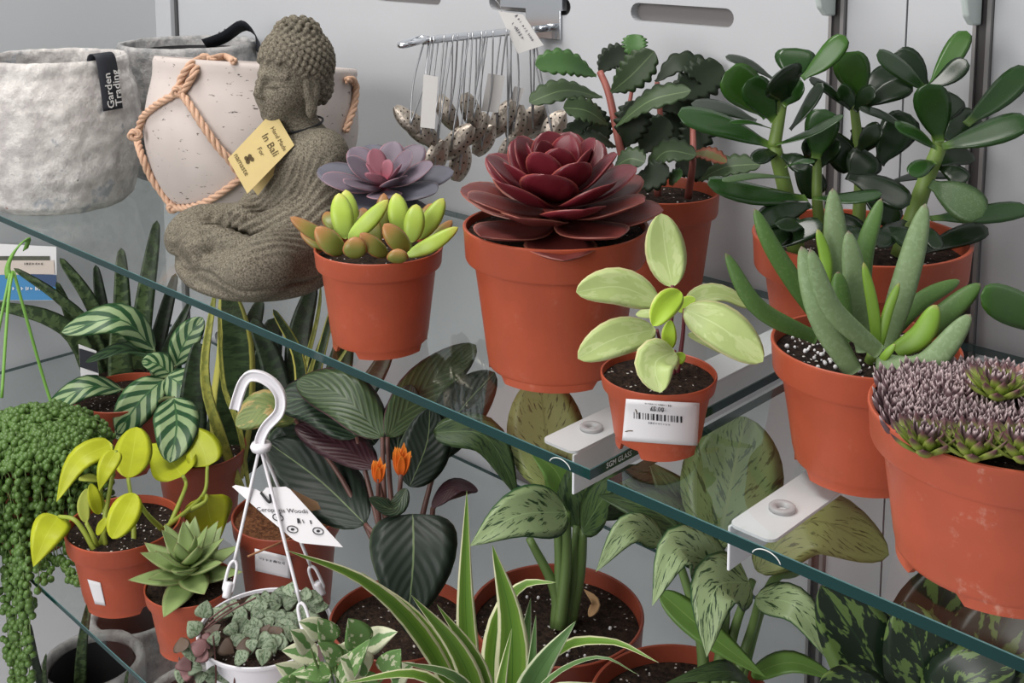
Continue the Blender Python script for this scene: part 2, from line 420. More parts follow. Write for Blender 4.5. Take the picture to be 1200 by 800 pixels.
leafmat('sedum_olive', (120, 126, 54), .4, tip=((170, 116, 68), .45, 1.0), edge=((160, 108, 68), .45, .05), vary=.12)
leafmat('echeveria_red', (106, 32, 42), .36, .5, edge=((150, 74, 66), .465, .01), base_end=((84, 24, 34), .1, .6), vary=.15)
leafmat('echeveria_brown', (100, 46, 42), .42, .4, edge=((160, 96, 80), .462, .01), vary=.12)
leafmat('echeveria_mauve', (112, 100, 112), .5, .4, edge=((170, 128, 136), .455, .02), base_end=((168, 74, 96), .0, .35), vary=.12)
leafmat('echeveria_mauve_low', (92, 92, 102), .5, .4, edge=((128, 116, 124), .46, .02), vary=.12)
leafmat('echeveria_pink', (160, 104, 116), .5, .4, base_end=((180, 80, 100), .0, .5), vary=.1)
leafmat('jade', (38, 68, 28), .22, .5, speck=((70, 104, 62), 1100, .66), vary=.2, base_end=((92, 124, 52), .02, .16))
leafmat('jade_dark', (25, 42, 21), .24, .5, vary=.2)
leafmat('jade_bright', (56, 92, 34), .24, .5, vary=.12)
leafmat('jade_frost', (66, 90, 52), .4, .4, speck=((84, 106, 72), 900, .56), vary=.1)
plain('jade_stem', (104, 128, 58), .5, nscale=60, namt=.15)
leafmat('finger', (116, 138, 96), .5, .35, speck=((122, 144, 104), 300, .52), tip=((122, 104, 96), .95, 1.0), vary=.1)
leafmat('finger_green', (80, 112, 54), .45, .4, speck=((88, 118, 62), 420, .58), tip=((120, 96, 84), .96, 1.0), vary=.1)
leafmat('finger_bright', (118, 154, 54), .42, .4, tip=((140, 140, 80), .9, 1.0), vary=.08)
leafmat('hoya', (180, 198, 126), .42, .4, edge=((222, 220, 160), .455, .05), mid=((196, 212, 148), .02), vary=.07, transl=.15, blotch=((192, 207, 142), 3, 3, .54, .5))
leafmat('hoya_young', (166, 198, 58), .38, .45, edge=((214, 214, 120), .46, .02), vary=.05, transl=.15)
plain('hoya_stem', (104, 44, 52), .5)
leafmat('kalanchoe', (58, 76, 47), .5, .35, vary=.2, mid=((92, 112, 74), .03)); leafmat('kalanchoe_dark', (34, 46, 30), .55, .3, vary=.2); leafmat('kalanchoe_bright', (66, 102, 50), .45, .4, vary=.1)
leafmat('kalanchoe_red', (134, 78, 56), .5, .3, center=((110, 104, 62), .2, .2)); plain('kalanchoe_stem', (150, 86, 76), .5, nscale=70, namt=.2)
leafmat('neon', (198, 206, 48), .42, .4, vary=.1, transl=.25, mid=((206, 216, 70), .015)); plain('neon_stem', (150, 164, 62), .5); leafmat('neon_pale', (196, 206, 96), .45, .4, vary=.05, transl=.2)
leafmat('agave_green', (138, 158, 100), .45, .4, tip=((130, 96, 74), .93, 1.0), edge=((140, 140, 96), .46, .02), vary=.12, base_end=((150, 176, 104), 0, .5))
leafmat('calathea', (146, 168, 122), .4, .4, stripes=((40, 78, 46), 4.4, .65, .15), mid=((60, 100, 58), .03), edge=((58, 96, 58), .46, .02), vary=.1)
leafmat('calathea_dull', (64, 92, 56), .45, .4, stripes=((34, 58, 36), 4.4, .65, .1), vary=.1)
plain('calathea_stem', (96, 104, 62), .5)
leafmat('crocata', (34, 50, 35), .44, .4, ribs=((74, 96, 70), 8, .9, .55), mid=((86, 104, 72), .02), edge=((60, 40, 44), .475, .01), vary=.15)
leafmat('crocata_light', (56, 74, 45), .4, .45, ribs=((98, 116, 76), 9, .9, .5), edge=((96, 62, 72), .475, .01), vary=.12)
leafmat('crocata_dark', (27, 38, 29), .46, .35, ribs=((40, 54, 42), 8, .9, .4), mid=((96, 112, 76), .015), edge=((70, 84, 58), .482, .005), vary=.1)
leafmat('crocata_maroon', (58, 30, 36), .45, .4, ribs=((42, 22, 28), 8, .9, .5), vary=.15)
leafmat('crocata_sick', (118, 132, 76), .5, .35, blotch=((164, 146, 92), 5, 4, .57, .3), ribs=((88, 110, 64), 8, .9, .4), vary=.05)
plain('crocata_stem', (96, 64, 56), .5, nscale=50, namt=.2)
leafmat('flower', (226, 110, 34), .5, .3, tip=((238, 146, 52), .6, 1.0), base_end=((196, 78, 24), 0, .4), vary=.1, transl=.2)
leafmat('aglaonema', (138, 156, 112), .38, .42, blotch=((44, 66, 38), 7, 16, .585, .9), edge=((52, 86, 50), .462, .02), mid=((150, 172, 124), .015), vary=.08)
leafmat('aglaonema_olive', (142, 150, 92), .4, .4, blotch=((62, 78, 38), 9, 24, .60, 1.0), mid=((120, 130, 76), .02), vary=.06, transl=.12)
leafmat('aglaonema_dark', (62, 82, 46), .38, .42, blotch=((34, 52, 32), 8, 20, .55, 1.0), vary=.1, mid=((84, 106, 66), .015))
leafmat('aglaonema_green', (112, 132, 82), .4, .4, blotch=((56, 76, 40), 9, 22, .58, 1.0), mid=((120, 136, 84), .02), vary=.06, transl=.1)
leafmat('aglaonema_plain', (96, 130, 60), .4, .42, mid=((120, 150, 80), .02), vary=.1, transl=.1)
plain('aglaonema_stem', (96, 120, 66), .45, nscale=30, namt=.2)
leafmat('evergreen_dark', (26, 40, 26), .36, .45, blotch=((92, 116, 60), 5, 6.5, .54, .6), mid=((34, 52, 32), .02), vary=.08)
leafmat('spider', (112, 148, 54), .4, .42, center=((98, 136, 48), .22, .05), edge=((230, 230, 188), .37, .05), mid=((64, 110, 34), .015), vary=.08, transl=.15)
leafmat('spider_dark', (84, 118, 66), .4, .42, edge=((206, 214, 178), .40, .05), mid=((60, 96, 44), .015), vary=.08, transl=.1)
leafmat('njoy', (216, 218, 186), .42, .4, center=((104, 142, 84), .13, .5), vary=.06, transl=.15); leafmat('njoy_green', (112, 150, 86), .42, .4, blotch=((206, 212, 176), 3, 3, .56, .4), vary=.08, transl=.15)
leafmat('snake', (50, 68, 42), .42, .42, bands=((86, 106, 66), 22), vary=.12, edge=((60, 76, 44), .46, .02)); leafmat('snake_gold', (44, 62, 38), .42, .42, bands=((62, 82, 50), 26), edge=((188, 184, 92), .36, .03), vary=.06)
leafmat('snake_yellow', (172, 172, 84), .42, .42, bands=((140, 146, 72), 20), vary=.06)
leafmat('snake_dark', (36, 48, 34), .42, .42, bands=((50, 66, 44), 22), vary=.1)
leafmat('hearts', (132, 146, 120), .5, .35, blotch=((86, 102, 76), 6, 6, .54, .5), mid=((92, 116, 86), .04), vary=.12)
leafmat('hearts_brown', (86, 70, 58), .5, .35, vary=.2); leafmat('hearts_pink', (128, 92, 92), .5, .35, vary=.15); plain('hearts_stem', (96, 62, 58), .6)
plain('pearl', (84, 114, 52), .38, .45, nscale=30, namt=.22); plain('pearl_stem', (120, 146, 84), .5)
plain('hanger_green', (118, 168, 74), .4)
leafmat('houseleek', (142, 158, 72), .5, .3, tip=((98, 66, 70), .62, .9), vary=.1); leafmat('houseleek_purple', (98, 76, 80), .55, .3, tip=((214, 194, 194), .82, 1.0), base_end=((124, 134, 74), 0, .35), vary=.15)
leafmat('houseleek_rose', (168, 126, 120), .55, .3, tip=((200, 170, 160), .9, 1.0), vary=.1)
plain('twig', (150, 104, 70), .7); plain('dry_leaf', (176, 140, 100), .8, nscale=80, namt=.2)
def m_stone():
    g = G('stone'); o = g.obj(); k = g.noise(o, 520, 4, .7); k2 = g.noise(o, 30, 3)
    c = g.mix(g.step(k, .34, .66), (84, 78, 68), (148, 140, 124)); c = g.mix(g.math('MULTIPLY', g.step(k2, .4, .7), .25), c, (112, 110, 98))
    M['stone'] = g.bsdf(c, .95, .1, normal=g.bump(k, .8, .0022))
m_stone()
def m_planter(name, a, b, patches):
    g = G(name); o = g.obj(); k = g.noise(o, 34, 5, .65); c = g.mix(g.step(k, .38, .62), a, b)
    if patches:
        c = g.mix(g.math('MULTIPLY', g.step(g.noise(o, 17, 5, .65), .60, .68), .6), c, (132, 144, 158))
        c = g.mix(g.step(g.noise(o, 26, 4, .6), .69, .72), c, (156, 98, 82))
        c = g.mix(g.step(g.noise(o, 90, 3, .6), .70, .76), c, (120, 114, 108))
    M[name] = g.bsdf(c, .9, .15, normal=g.bump(g.noise(o, 110, 6, .75), 1.0, .004))
m_planter('planter_white', (196, 191, 188), (228, 224, 219), True); m_planter('planter_grey', (150, 150, 150), (190, 188, 186), False); m_planter('concrete', (168, 166, 166), (210, 208, 206), False)
plain('planter_inside', (48, 47, 48), .8)  # dark tone of the separate surface set inside each planter's hollow
def m_cream():
    g = G('cream_pot'); o = g.obj(); mp = g.n.new('ShaderNodeMapping'); mp.inputs['Scale'].default_value = (1, 1, 3.2); g.t.links.new(o, mp.inputs[0])
    q = g.noise(mp.outputs[0], 60, 4, .7); r = g.noise(o, 14, 2)
    c = g.mix(g.step(r, .3, .7), (198, 188, 182), (188, 178, 172)); c = g.mix(g.step(q, .635, .67), c, (84, 76, 72))
    M['cream_pot'] = g.bsdf(c, .8, .2)
m_cream()
def m_rope():
    g = G('rope'); k = g.noise(g.obj(), 300, 3); M['rope'] = g.bsdf(g.mix(k, (184, 144, 118), (218, 184, 158)), .85, .2)
m_rope()
def m_glass():
    g = G('shelf_glass')
    tr = g.n.new('ShaderNodeBsdfTransparent'); tr.inputs[0].default_value = (.965, .98, .972, 1)
    gl = g.n.new('ShaderNodeBsdfGlossy'); gl.inputs['Roughness'].default_value = .015; gl.inputs[0].default_value = (.95, 1, .98, 1)
    fr = g.n.new('ShaderNodeFresnel'); fr.inputs[0].default_value = 1.42
    ge = g.n.new('ShaderNodeNewGeometry'); fac = g.math('MULTIPLY', fr.outputs[0], g.math('SUBTRACT', 1.0, ge.outputs['Backfacing']))
    mx = g.n.new('ShaderNodeMixShader'); g.t.links.new(fac, mx.inputs[0]); g.t.links.new(tr.outputs[0], mx.inputs[1]); g.t.links.new(gl.outputs[0], mx.inputs[2])
    g.t.links.new(mx.outputs[0], g.out.inputs[0]); M['shelf_glass'] = g.m
    g = G('glass_edge'); k = g.noise(g.obj(), 9, 2); M['glass_edge'] = g.bsdf(g.mix(k, (7, 36, 37), (14, 62, 60)), .12, .6)
    g = G('glass_rim'); M['glass_rim'] = g.bsdf((70, 104, 104), .2, .6)
    g = G('rubber_pad')
    a = g.n.new('ShaderNodeBsdfTransparent'); a.inputs[0].default_value = (.9, .9, .9, 1); p = g.n.new('ShaderNodeBsdfPrincipled'); p.inputs['Base Color'].default_value = srgb((205, 205, 208)); p.inputs['Roughness'].default_value = .25
    mx = g.n.new('ShaderNodeMixShader'); mx.inputs[0].default_value = .6; g.t.links.new(a.outputs[0], mx.inputs[1]); g.t.links.new(p.outputs[0], mx.inputs[2]); g.t.links.new(mx.outputs[0], g.out.inputs[0]); M['rubber_pad'] = g.m
m_glass()

# ------------------------------------------------------------------ the wall of the display unit
XL = -1.435
wall = struct(boxo('wall_back', (XL-.05, YW+.012, -1.0), (1.4, YW+.03, 1.2), 'slot_back'))
wall_l = struct(boxo('wall_left', (XL-.03, -1.2, -1.0), (XL-.012, YW+.03, 1.2), 'wall_side'))
struct(boxo('trim_1', (XL-.012, YW-.012, -1.0), (XL+.042, YW, 1.2), 'wall'))
struct(boxo('trim_2', (XL+.042, YW-.004, -1.0), (XL+.05, YW+.012, 1.2), 'gap_dark'))
def panel(lo, hi): return boxo('panel', lo, hi, 'wall', wall)
xp0, xp1 = XL+.05, -.0671      # the slotted panel field left of the first upright
rows = [(-.372, -.346), (.290, .312)]
zs = [-1.0]+[z for r in rows for z in r]+[1.2]
for i in range(0, len(zs), 2): panel((xp0, YW, zs[i]), (xp1, YW+.012, zs[i+1]))
def slot_piece(x0, x1, z0, z1):
    r = (z1-z0)/2; zc = (z0+z1)/2; pts = []
    if x1 >= xp1-1e-6: pts += [(x1, z0), (x1, z1)]
    else:
        for k in range(9):
            a = -math.pi/2+math.pi*k/8; pts.append((x1+r-r*math.cos(a), zc+r*math.sin(a)))
    if x0 <= xp0+1e-6: pts += [(x0, z1), (x0, z0)]
    else:
        for k in range(9):
            a = math.pi/2-math.pi*k/8; pts.append((x0-r+r*math.cos(a), zc+r*math.sin(a)))
    n = len(pts); V = [(x, YW, z) for x, z in pts]+[(x, YW+.012, z) for x, z in pts]
    F = [tuple(range(n))]+[tuple(range(n, 2*n))[::-1]]+[(i, i+n, (i+1) % n+n, (i+1) % n) for i in range(n)]
    mesh('panel_web', V, F, 'wall', wall, smooth=False)
slots = [(-.332+k*-.242, -.186+k*-.242) for k in range(5)]
for z0, z1 in rows:
    ends = [xp1]+[e for s in slots for e in (s[1], s[0])]+[xp0]
    for i in range(0, len(ends), 2): slot_piece(ends[i+1], ends[i], z0, z1)
panel((-.0486, YW, -1.0), (.0150, YW+.012, 1.2)); panel((.0170, YW, -1.0), (.0839, YW+.012, 1.2)); panel((.1021, YW, -1.0), (1.4, YW+.012, 1.2))
struct(boxo('floor', (-1.6, -1.2, -1.02), (1.4, YW+.03, -1.0), 'deck'))
struct(boxo('trim_3', (-1.447, -.16, -.80), (1.4, YW, ZB), 'deck'))
for i, x in enumerate((-.058, .093)):
    up = thing('slotted_upright', ['slotted metal wall upright behind the left half of the jade plant', 'slotted metal wall upright right of the jade plant'][i], 'upright', (x, YW, -1.0), 'slotted wall uprights')
    boxo('slot_channel', (x-.005, YW-.002, -1.0), (x+.0045, YW+.01, 1.2), 'upright_slot', up)
    boxo('side_rail', (x-.0085, YW-.006, -1.0), (x-.005, YW+.011, 1.2), 'upright_metal', up)
    boxo('side_rail', (x+.0045, YW-.006, -1.0), (x+.0085, YW+.011, 1.2), 'upright_metal', up)
    br = thing('bracket_arm', ['grey bracket end on the left wall upright at the top edge', 'grey bracket end on the right wall upright at the top edge'][i], 'bracket', (x, YW-.006, .312), 'upper shelf brackets')
    y1 = YW-.006; pr = [(y1, .312), (y1-.018, .313), (y1-.03, .322), (y1-.06, .40), (y1, .40)]
    V = [(x+s*.0035-.0035, y, z) for s in (-1, 1) for y, z in pr]; n = 5
    F = [tuple(range(n)), tuple(range(n, 2*n))[::-1]]+[(k, k+n, (k+1) % n+n, (k+1) % n) for k in range(n)]
    bevel(mesh('arm_plate', V, F, 'bracket_grey', br, smooth=False), .002)

# ------------------------------------------------------------------ glass shelves
def glass(name, label, x0, x1, y0, y1, ztop, th=.0085):
    v, f = box((x0, y0, ztop-th), (x1, y1, ztop)); b = .0006
    root = thing(name, label, 'shelf', ((x0+x1)/2, (y0+y1)/2, ztop-th))
    # pane with a ground arris along the upper edge
    V = [(x0, y0, ztop-th), (x1, y0, ztop-th), (x1, y1, ztop-th), (x0, y1, ztop-th), (x0, y0, ztop-b), (x1, y0, ztop-b), (x1, y1, ztop-b), (x0, y1, ztop-b), (x0+b, y0+b, ztop), (x1-b, y0+b, ztop), (x1-b, y1-b, ztop), (x0+b, y1-b, ztop)]
    F = [(0, 3, 2, 1), (8, 9, 10, 11), (0, 1, 5, 4), (1, 2, 6, 5), (2, 3, 7, 6), (3, 0, 4, 7), (4, 5, 9, 8), (5, 6, 10, 9), (6, 7, 11, 10), (7, 4, 8, 11)]
    mesh('pane', V, F, None, root, smooth=False, mats=[M['shelf_glass'], M['glass_edge'], M['glass_rim']], midx=[0, 0, 1, 1, 1, 1, 2, 2, 2, 2])
    return root
g1 = glass('glass_shelf', 'upper glass shelf carrying the statue and the red rosette succulent', XL, 0.0, 0.0, YW-.008, 0.0)
g2 = glass('glass_shelf', 'upper glass shelf on the right, under the houseleek pot', .019, 1.0, -.003, YW-.008, 0.0)
g3 = glass('glass_shelf', 'lower glass shelf under the yellow-leaved plant', XL, 1.0, -.111, YW-.008, ZL, .0055)
print_on('edge_print', text_geo('SGM GLASS', .0062, 'LEFT', .0001), plane_fn((.0, .019, -.0042), (0, 1, 0), (0, 0, 1), .0003), 'ink_white', g1)
def edge_mark(cx, root, y):
    pts = []
    for k in range(25):
        a = math.radians(15+150*k/24); pts.append(Vector((cx+.011*math.cos(a), y, -.009+.0075*math.sin(a))))
    v, f = tube_geo(pts, .0004, 5); mesh('edge_mark', v, f, 'ink_white', root)
edge_mark(-.030, g1, -.0003); edge_mark(.155, g2, -.0033)
def bracket(x0, label, flange_right):
    root = thing('shelf_bracket', label, 'bracket', (x0, .2, -.04), 'white shelf brackets')
    w = .036; y0, y1 = (.024 if flange_right else .030), YW; t = .0022; zt = -.0113; dr = .036
    a, b = (x0, x0+w) if flange_right else (x0-w, x0)
    V = []; 
    # top flange: rounded front corner
    r = .007; cs = [(a, y1), (b, y1)]
    for k in range(6):
        q = math.pi/2*k/5; cs.append((b-r+r*math.cos(q), y0+r-r*math.sin(q)))
    for k in range(6):
        q = math.pi/2*k/5; cs.append((a+r-r*math.sin(q), y0+r-r*math.cos(q)))
    n = len(cs); V = [(x, y, zt) for x, y in cs]+[(x, y, zt-t) for x, y in cs]
    F = [tuple(range(n))[::-1], tuple(range(n, 2*n))]+[(i, (i+1) % n, (i+1) % n+n, i+n) for i in range(n)]
    mesh('top_flange', V, F, 'white_metal', root, smooth=False)
    xf = a if flange_right else b-t
    bevel(boxo('side_web', (xf, y0, zt-dr), (xf+t, y1, zt-t), 'white_metal', root), .0008)
    cx = (a+b)/2
    pv, pf = lathe_geo([(.0032, 0), (.0098, 0), (.0098, .0024), (.009, .0031), (.0052, .0031), (.0032, .0012), (.0032, 0)], 28, (cx, y0+.043, zt+.0001))
    mesh('rubber_pad', pv, pf, 'rubber_pad', root)
    return root
bracket(-.042, 'white shelf bracket under the corner of the left glass shelf', False)
bracket(.107, 'white shelf bracket under the right glass shelf beside the finger succulent pot', True)
# ------------------------------------------------------------------ grey planters
def planter(name, label, c, prof_, mat, amp, seg=150, lab=None):
    th = thing(name, label, 'planter', c)
    P = []
    for (r, z), (r2, z2) in zip(prof_[:-1], prof_[1:]):
        k = max(1, int(math.hypot(r2-r, z2-z)/.0045))
        P += [(r+(r2-r)*i/k, z+(z2-z)*i/k) for i in range(k)]
    P.append(prof_[-1])
    def fn(j, a, r, z):
        q = Vector((math.cos(a)*r*45, math.sin(a)*r*45, z*45)); d = noise.fractal(q, .8, 2.1, 4)*amp+noise.fractal(q*3.4, .9, 2.1, 3)*amp*.35
        return max(.0005, r+d), z+(d*.5 if z > .01 else 0)
    v, f = lathe_geo(P, seg, c, fn)
    b = mesh('body', v, f, mat, th)
    return th, b
ca = Vector((-1.102, .100, 0))   # white-washed planter at the left edge
def onshelf(u, v, z=0): return PZ(u, v, z)
pc = pot_solve(74, 188, 76, 253, 0, .80); cA = pc[0]
hA = pc[2]
RA = pc[1]*.93
tA, bA = planter('stone_planter', 'large whitewashed rough planter with a black strap label at the left edge', cA,
    [(.001, .004), (RA*.80, .0), (RA*.93, .012), (RA*1.02, hA*.25), (RA*1.05, hA*.55), (RA*1.02, hA*.78), (RA*.93, hA*.90), (RA*.93, hA*.97), (RA*.91, hA), (RA*.86, hA), (RA*.85, hA*.9), (RA*.84, hA*.25), (.001, hA*.2)], 'planter_white', .0028)
mesh('inner_dark', *lathe_geo([(RA*.80, hA*.86), (RA*.79, hA*.26), (.001, hA*.24)], 48, cA), 'planter_inside', tA)
# strap label over the rim
bA_ = bvh_of(bA)
def strap(th, b, pts, w, mat, name='strap_label'):
    """pts: pixel centre line; outside points lie on the surface"""
def ribbon(name, path, side, w, mat, th, thick=.0006):
    V, F, UV = [], [], []
    n = len(path)
    for i, p in enumerate(path):
        V += [p-side*w/2, p+side*w/2]; UV += [(0, i/(n-1)), (1, i/(n-1))]
    F = [(2*i, 2*i+1, 2*i+3, 2*i+2) for i in range(n-1)]
    o = mesh(name, V, F, mat, th, uvs=UV); m = o.modifiers.new('t', 'SOLIDIFY'); m.thickness = thick; m.offset = 0
    return o
ang = math.atan2(CAM.y-cA.y, CAM.x-cA.x)
def pol(c, a, r, z): return Vector((c.x+r*math.cos(a), c.y+r*math.sin(a), c.z+z))
aL = ang+math.radians(38)
rr = RA*1.05
prl = [(RA*.80, hA*.95), (RA*.83, hA+.006), (RA*.90, hA+.009), (RA*.965, hA+.006), (RA*1.0, hA-.006), (RA*1.02, hA-.02), (RA*1.045, hA-.04), (RA*1.075, hA-.07)]
path = [pol(cA, aL, r, z) for r, z in prl]; path = spline(path, 20)
sd = Vector((-math.sin(aL), math.cos(aL), 0))
lab = ribbon('strap_label', path, sd, .034, 'black_label', tA)
pm = [pol(cA, aL, RA*1.012+.0005, hA-.010), pol(cA, aL, RA*1.078+.0005, hA-.068)]
ey = (pm[0]-pm[1]).normalized(); nrm = sd.cross(ey)
o0 = (pm[0]+pm[1])/2 + pol(Vector((0, 0, 0)), aL, 1, 0)*.0045
gT = text_geo('Garden', .0165, 'LEFT', .0002); print_on('lettering', gT, plane_fn(o0-sd*.0065-ey*.028, ey, -sd, .0), 'ink_white', lab)
gT = text_geo('Trading', .0165, 'LEFT', .0002); print_on('lettering', gT, plane_fn(o0+sd*.0075-ey*.026, ey, -sd, .0), 'ink_white', lab)

cB = PY(226, 200, .338); cB.z = 0; dB = depth(cB); RB = 78*dB/FPX
lo = .05
while proj(cB+UPZ*lo)[1] > 50: lo += .002
hB = lo
tB, bB = planter('stone_planter', 'pale grey rough planter behind the rope-bound pot', cB,
    [(.001, .004), (RB*.80, 0), (RB*.95, .012), (RB*1.0, hB*.3), (RB*1.0, hB*.84), (RB*1.0, hB*.97), (RB*.98, hB), (RB*.92, hB), (RB*.90, hB*.9), (RB*.88, hB*.3), (.001, hB*.25)], 'planter_grey', .0022)
mesh('inner_dark', *lathe_geo([(RB*.855, hB*.93), (RB*.83, hB*.34), (.001, hB*.32)], 48, cB), 'planter_inside', tB)
aB = math.atan2(CAM.y-cB.y, CAM.x-cB.x)+math.radians(70)
prl = [(RB*.25, hB-.004), (RB*.55, hB+.008), (RB*.80, hB+.026), (RB*.93, hB+.024), (RB*1.05, hB+.006), (RB*1.06, hB-.02)]
sdB = (Vector((-math.sin(aB), math.cos(aB), 0))*.8-UPZ*.55).normalized(); lb = ribbon('strap_label', spline([pol(cB, aB, r, z) for r, z in prl], 18), sdB, .034, 'black_label', tB)
for k in range(5):
    p = pol(cB, aB, RB*(.40+.085*k), hB+.0035+.0052*k); e = (pol(cB, aB, RB*.8, hB+.026)-pol(cB, aB, RB*.4, hB+.003)).normalized()
    vv = [p-sdB*.011, p+sdB*.011, p+sdB*.011+e*.0035, p-sdB*.011+e*.0035]; nn = UPZ*.0014
    mesh('lettering', [q+nn for q in vv], [(0, 1, 2, 3)], 'ink_white', lb, smooth=False)

# ------------------------------------------------------------------ rope-bound cream pot
cC = W(290, 280, 1.565); cC.z = 0; fh = Vector((cC.x-CAM.x, cC.y-CAM.y, 0)).normalized(); dC = depth(cC); RC = 122*dC/FPX
hC = .05
while proj(cC+UPZ*hC-fh*RC)[1] > 79: hC += .001
hC -= .022
tC = thing('rope_planter', 'round cream ceramic pot bound with tan braided rope behind the statue', 'planter', cC)
prC = [(.001, .002), (RC*.42, .0), (RC*.60, .008), (RC*.78, hC*.14), (RC*.93, hC*.33), (RC*1.0, hC*.55), (RC*.99, hC*.72), (RC*.955, hC*.88), (RC*.96, hC*.985), (RC*.95, hC), (RC*.91, hC), (RC*.90, hC*.95), (RC*.93, hC*.6), (RC*.7, hC*.14), (.001, hC*.08)]
sp = spline([Vector((r, 0, z)) for r, z in prC], 70)
v, f = lathe_geo([(max(.0005, p.x), p.z) for p in sp], 96, cC)
Tl = Matrix.Rotation(math.radians(4.0), 3, fh) @ Matrix.Rotation(math.radians(-6.5), 3, RT)
v = [cC+UPZ*.006+Tl @ (q-cC) for q in v]; zmin = min(q.z for q in v); v = [q-UPZ*zmin for q in v]
bC = mesh('body', v, f, 'cream_pot', tC); bvC = bvh_of(bC)
def rope_geo(path, r, strands=3, pitch=None, sides=6):
    pitch = pitch or r*7; n = len(path); parts = []
    T = [(path[min(i+1, n-1)]-path[max(i-1, 0)]).normalized() for i in range(n)]; a = T[0].orthogonal().normalized(); fr = []; s = 0
    for i in range(n):
        a = (a-T[i]*a.dot(T[i])).normalized(); fr.append((a.copy(), T[i].cross(a), s)); s += (path[min(i+1, n-1)]-path[i]).length
    for k in range(strands):
        pts = [path[i]+(fr[i][0]*math.cos(2*math.pi*(fr[i][2]/pitch+k/strands))+fr[i][1]*math.sin(2*math.pi*(fr[i][2]/pitch+k/strands)))*r*.5 for i in range(n)]
        parts.append(tube_geo(pts, r*.56, sides))
    return merge(parts)
RR = 4.3*dC/FPX
def rope_px(px, name='rope', n=None):
    pts = []
    for q in px:
        p = hit(bvC, q[0], q[1], RR*1.0)
        if p is None: p = W(q[0], q[1], q[2] if len(q) > 2 else dC-.06)
        pts.append(p)
    L = sum((pts[i+1]-pts[i]).length for i in range(len(pts)-1)); path = spline(pts, n or int(L/.0016))
    v, f = rope_geo(path, RR); return mesh(name, v, f, 'rope', tC)
rope_px([(238, 68, dC-.085), (232, 82), (224, 98), (214, 112)]); rope_px([(238, 68, dC-.085), (226, 76), (216, 92), (212, 108)])
rope_px([(238, 70, dC-.085), (250, 69, dC-.08), (262, 70, dC-.04), (275, 73, dC+.02)])
rope_px([(214, 108), (198, 117), (184, 126), (172, 138), (161, 157)]); rope_px([(215, 109), (228, 128), (242, 150), (256, 170), (270, 186), (282, 204)])
rope_px([(159, 158, dC-.02), (166, 182), (176, 206), (190, 226), (206, 240)]); rope_px([(206, 240), (228, 239), (250, 230), (268, 218), (284, 205), (300, 188)])
rope_px([(402, 94, dC-.02), (409, 93, dC-.02), (413, 104, dC-.02), (411, 124, dC-.02), (406, 140, dC-.02), (401, 154, dC-.02)])
for u, v, r in ((238, 69, 1.5), (213, 108, 1.45), (159, 158, 1.55), (206, 240, 1.2)):
    p = hit(bvC, u, v, RR) or W(u, v, dC-.085); vv = []
    kn = []
    for k in range(40):
        t = k/39*4*math.pi; kn.append(p+RT*math.cos(t)*RR*.75*r+UPZ*math.sin(t)*RR*.6*r-FW*(RR*.5+RR*.35*math.sin(t*.5)))
    a_, b_ = rope_geo(kn, RR*.8); mesh('knot', a_, b_, 'rope', tC)

# ------------------------------------------------------------------ stone statue (one continuous carved body)
def surface_nets(D, org, h):
    S = D < 0; nx, ny, nz = D.shape
    mixed = np.zeros((nx-1, ny-1, nz-1), dtype=np.int8)
    for dx in (0, 1):
        for dy in (0, 1):
            for dz in (0, 1): mixed += S[dx:nx-1+dx, dy:ny-1+dy, dz:nz-1+dz]
    I = np.argwhere((mixed > 0) & (mixed < 8)); ids = -np.ones(mixed.shape, dtype=np.int32); ids[tuple(I.T)] = np.arange(len(I))
    acc = np.zeros((len(I), 3)); cnt = np.zeros(len(I))
    cor = [(a, b, c) for a in (0, 1) for b in (0, 1) for c in (0, 1)]
    for a in cor:
        for ax in range(3):
            if a[ax] == 1: continue
            b = list(a); b[ax] = 1
            da = D[I[:, 0]+a[0], I[:, 1]+a[1], I[:, 2]+a[2]]; db = D[I[:, 0]+b[0], I[:, 1]+b[1], I[:, 2]+b[2]]
            m = (da < 0) != (db < 0); t = np.where(m, da/np.where(m, da-db, 1), 0)
            q = np.tile(np.array(a, float), (len(I), 1)); q[:, ax] += t; acc[m] += q[m]; cnt[m] += 1
    V = (I+acc/cnt[:, None])*h+np.array(org); F = []
    for ax in range(3):
        o1, o2 = [(1, 2), (2, 0), (0, 1)][ax]
        sl = [slice(1, -1)]*3; sl[ax] = slice(0, -1); s2 = list(sl); s2[ax] = slice(1, None)
        A = S[tuple(sl)]; B = S[tuple(s2)]; J = np.argwhere(A != B); off = np.array([1, 1, 1]); off[ax] = 0; J = J+off
        ins = S[tuple(J.T)]
        def idx(d1, d2):
            q = J.copy(); q[:, o1] -= d1; q[:, o2] -= d2; return ids[tuple(q.T)]
        quad = np.stack([idx(0, 0), idx(1, 0), idx(1, 1), idx(0, 1)], 1); quad[~ins] = quad[~ins][:, ::-1]; F.append(quad)
    return V, np.concatenate(F)
HV = .00135
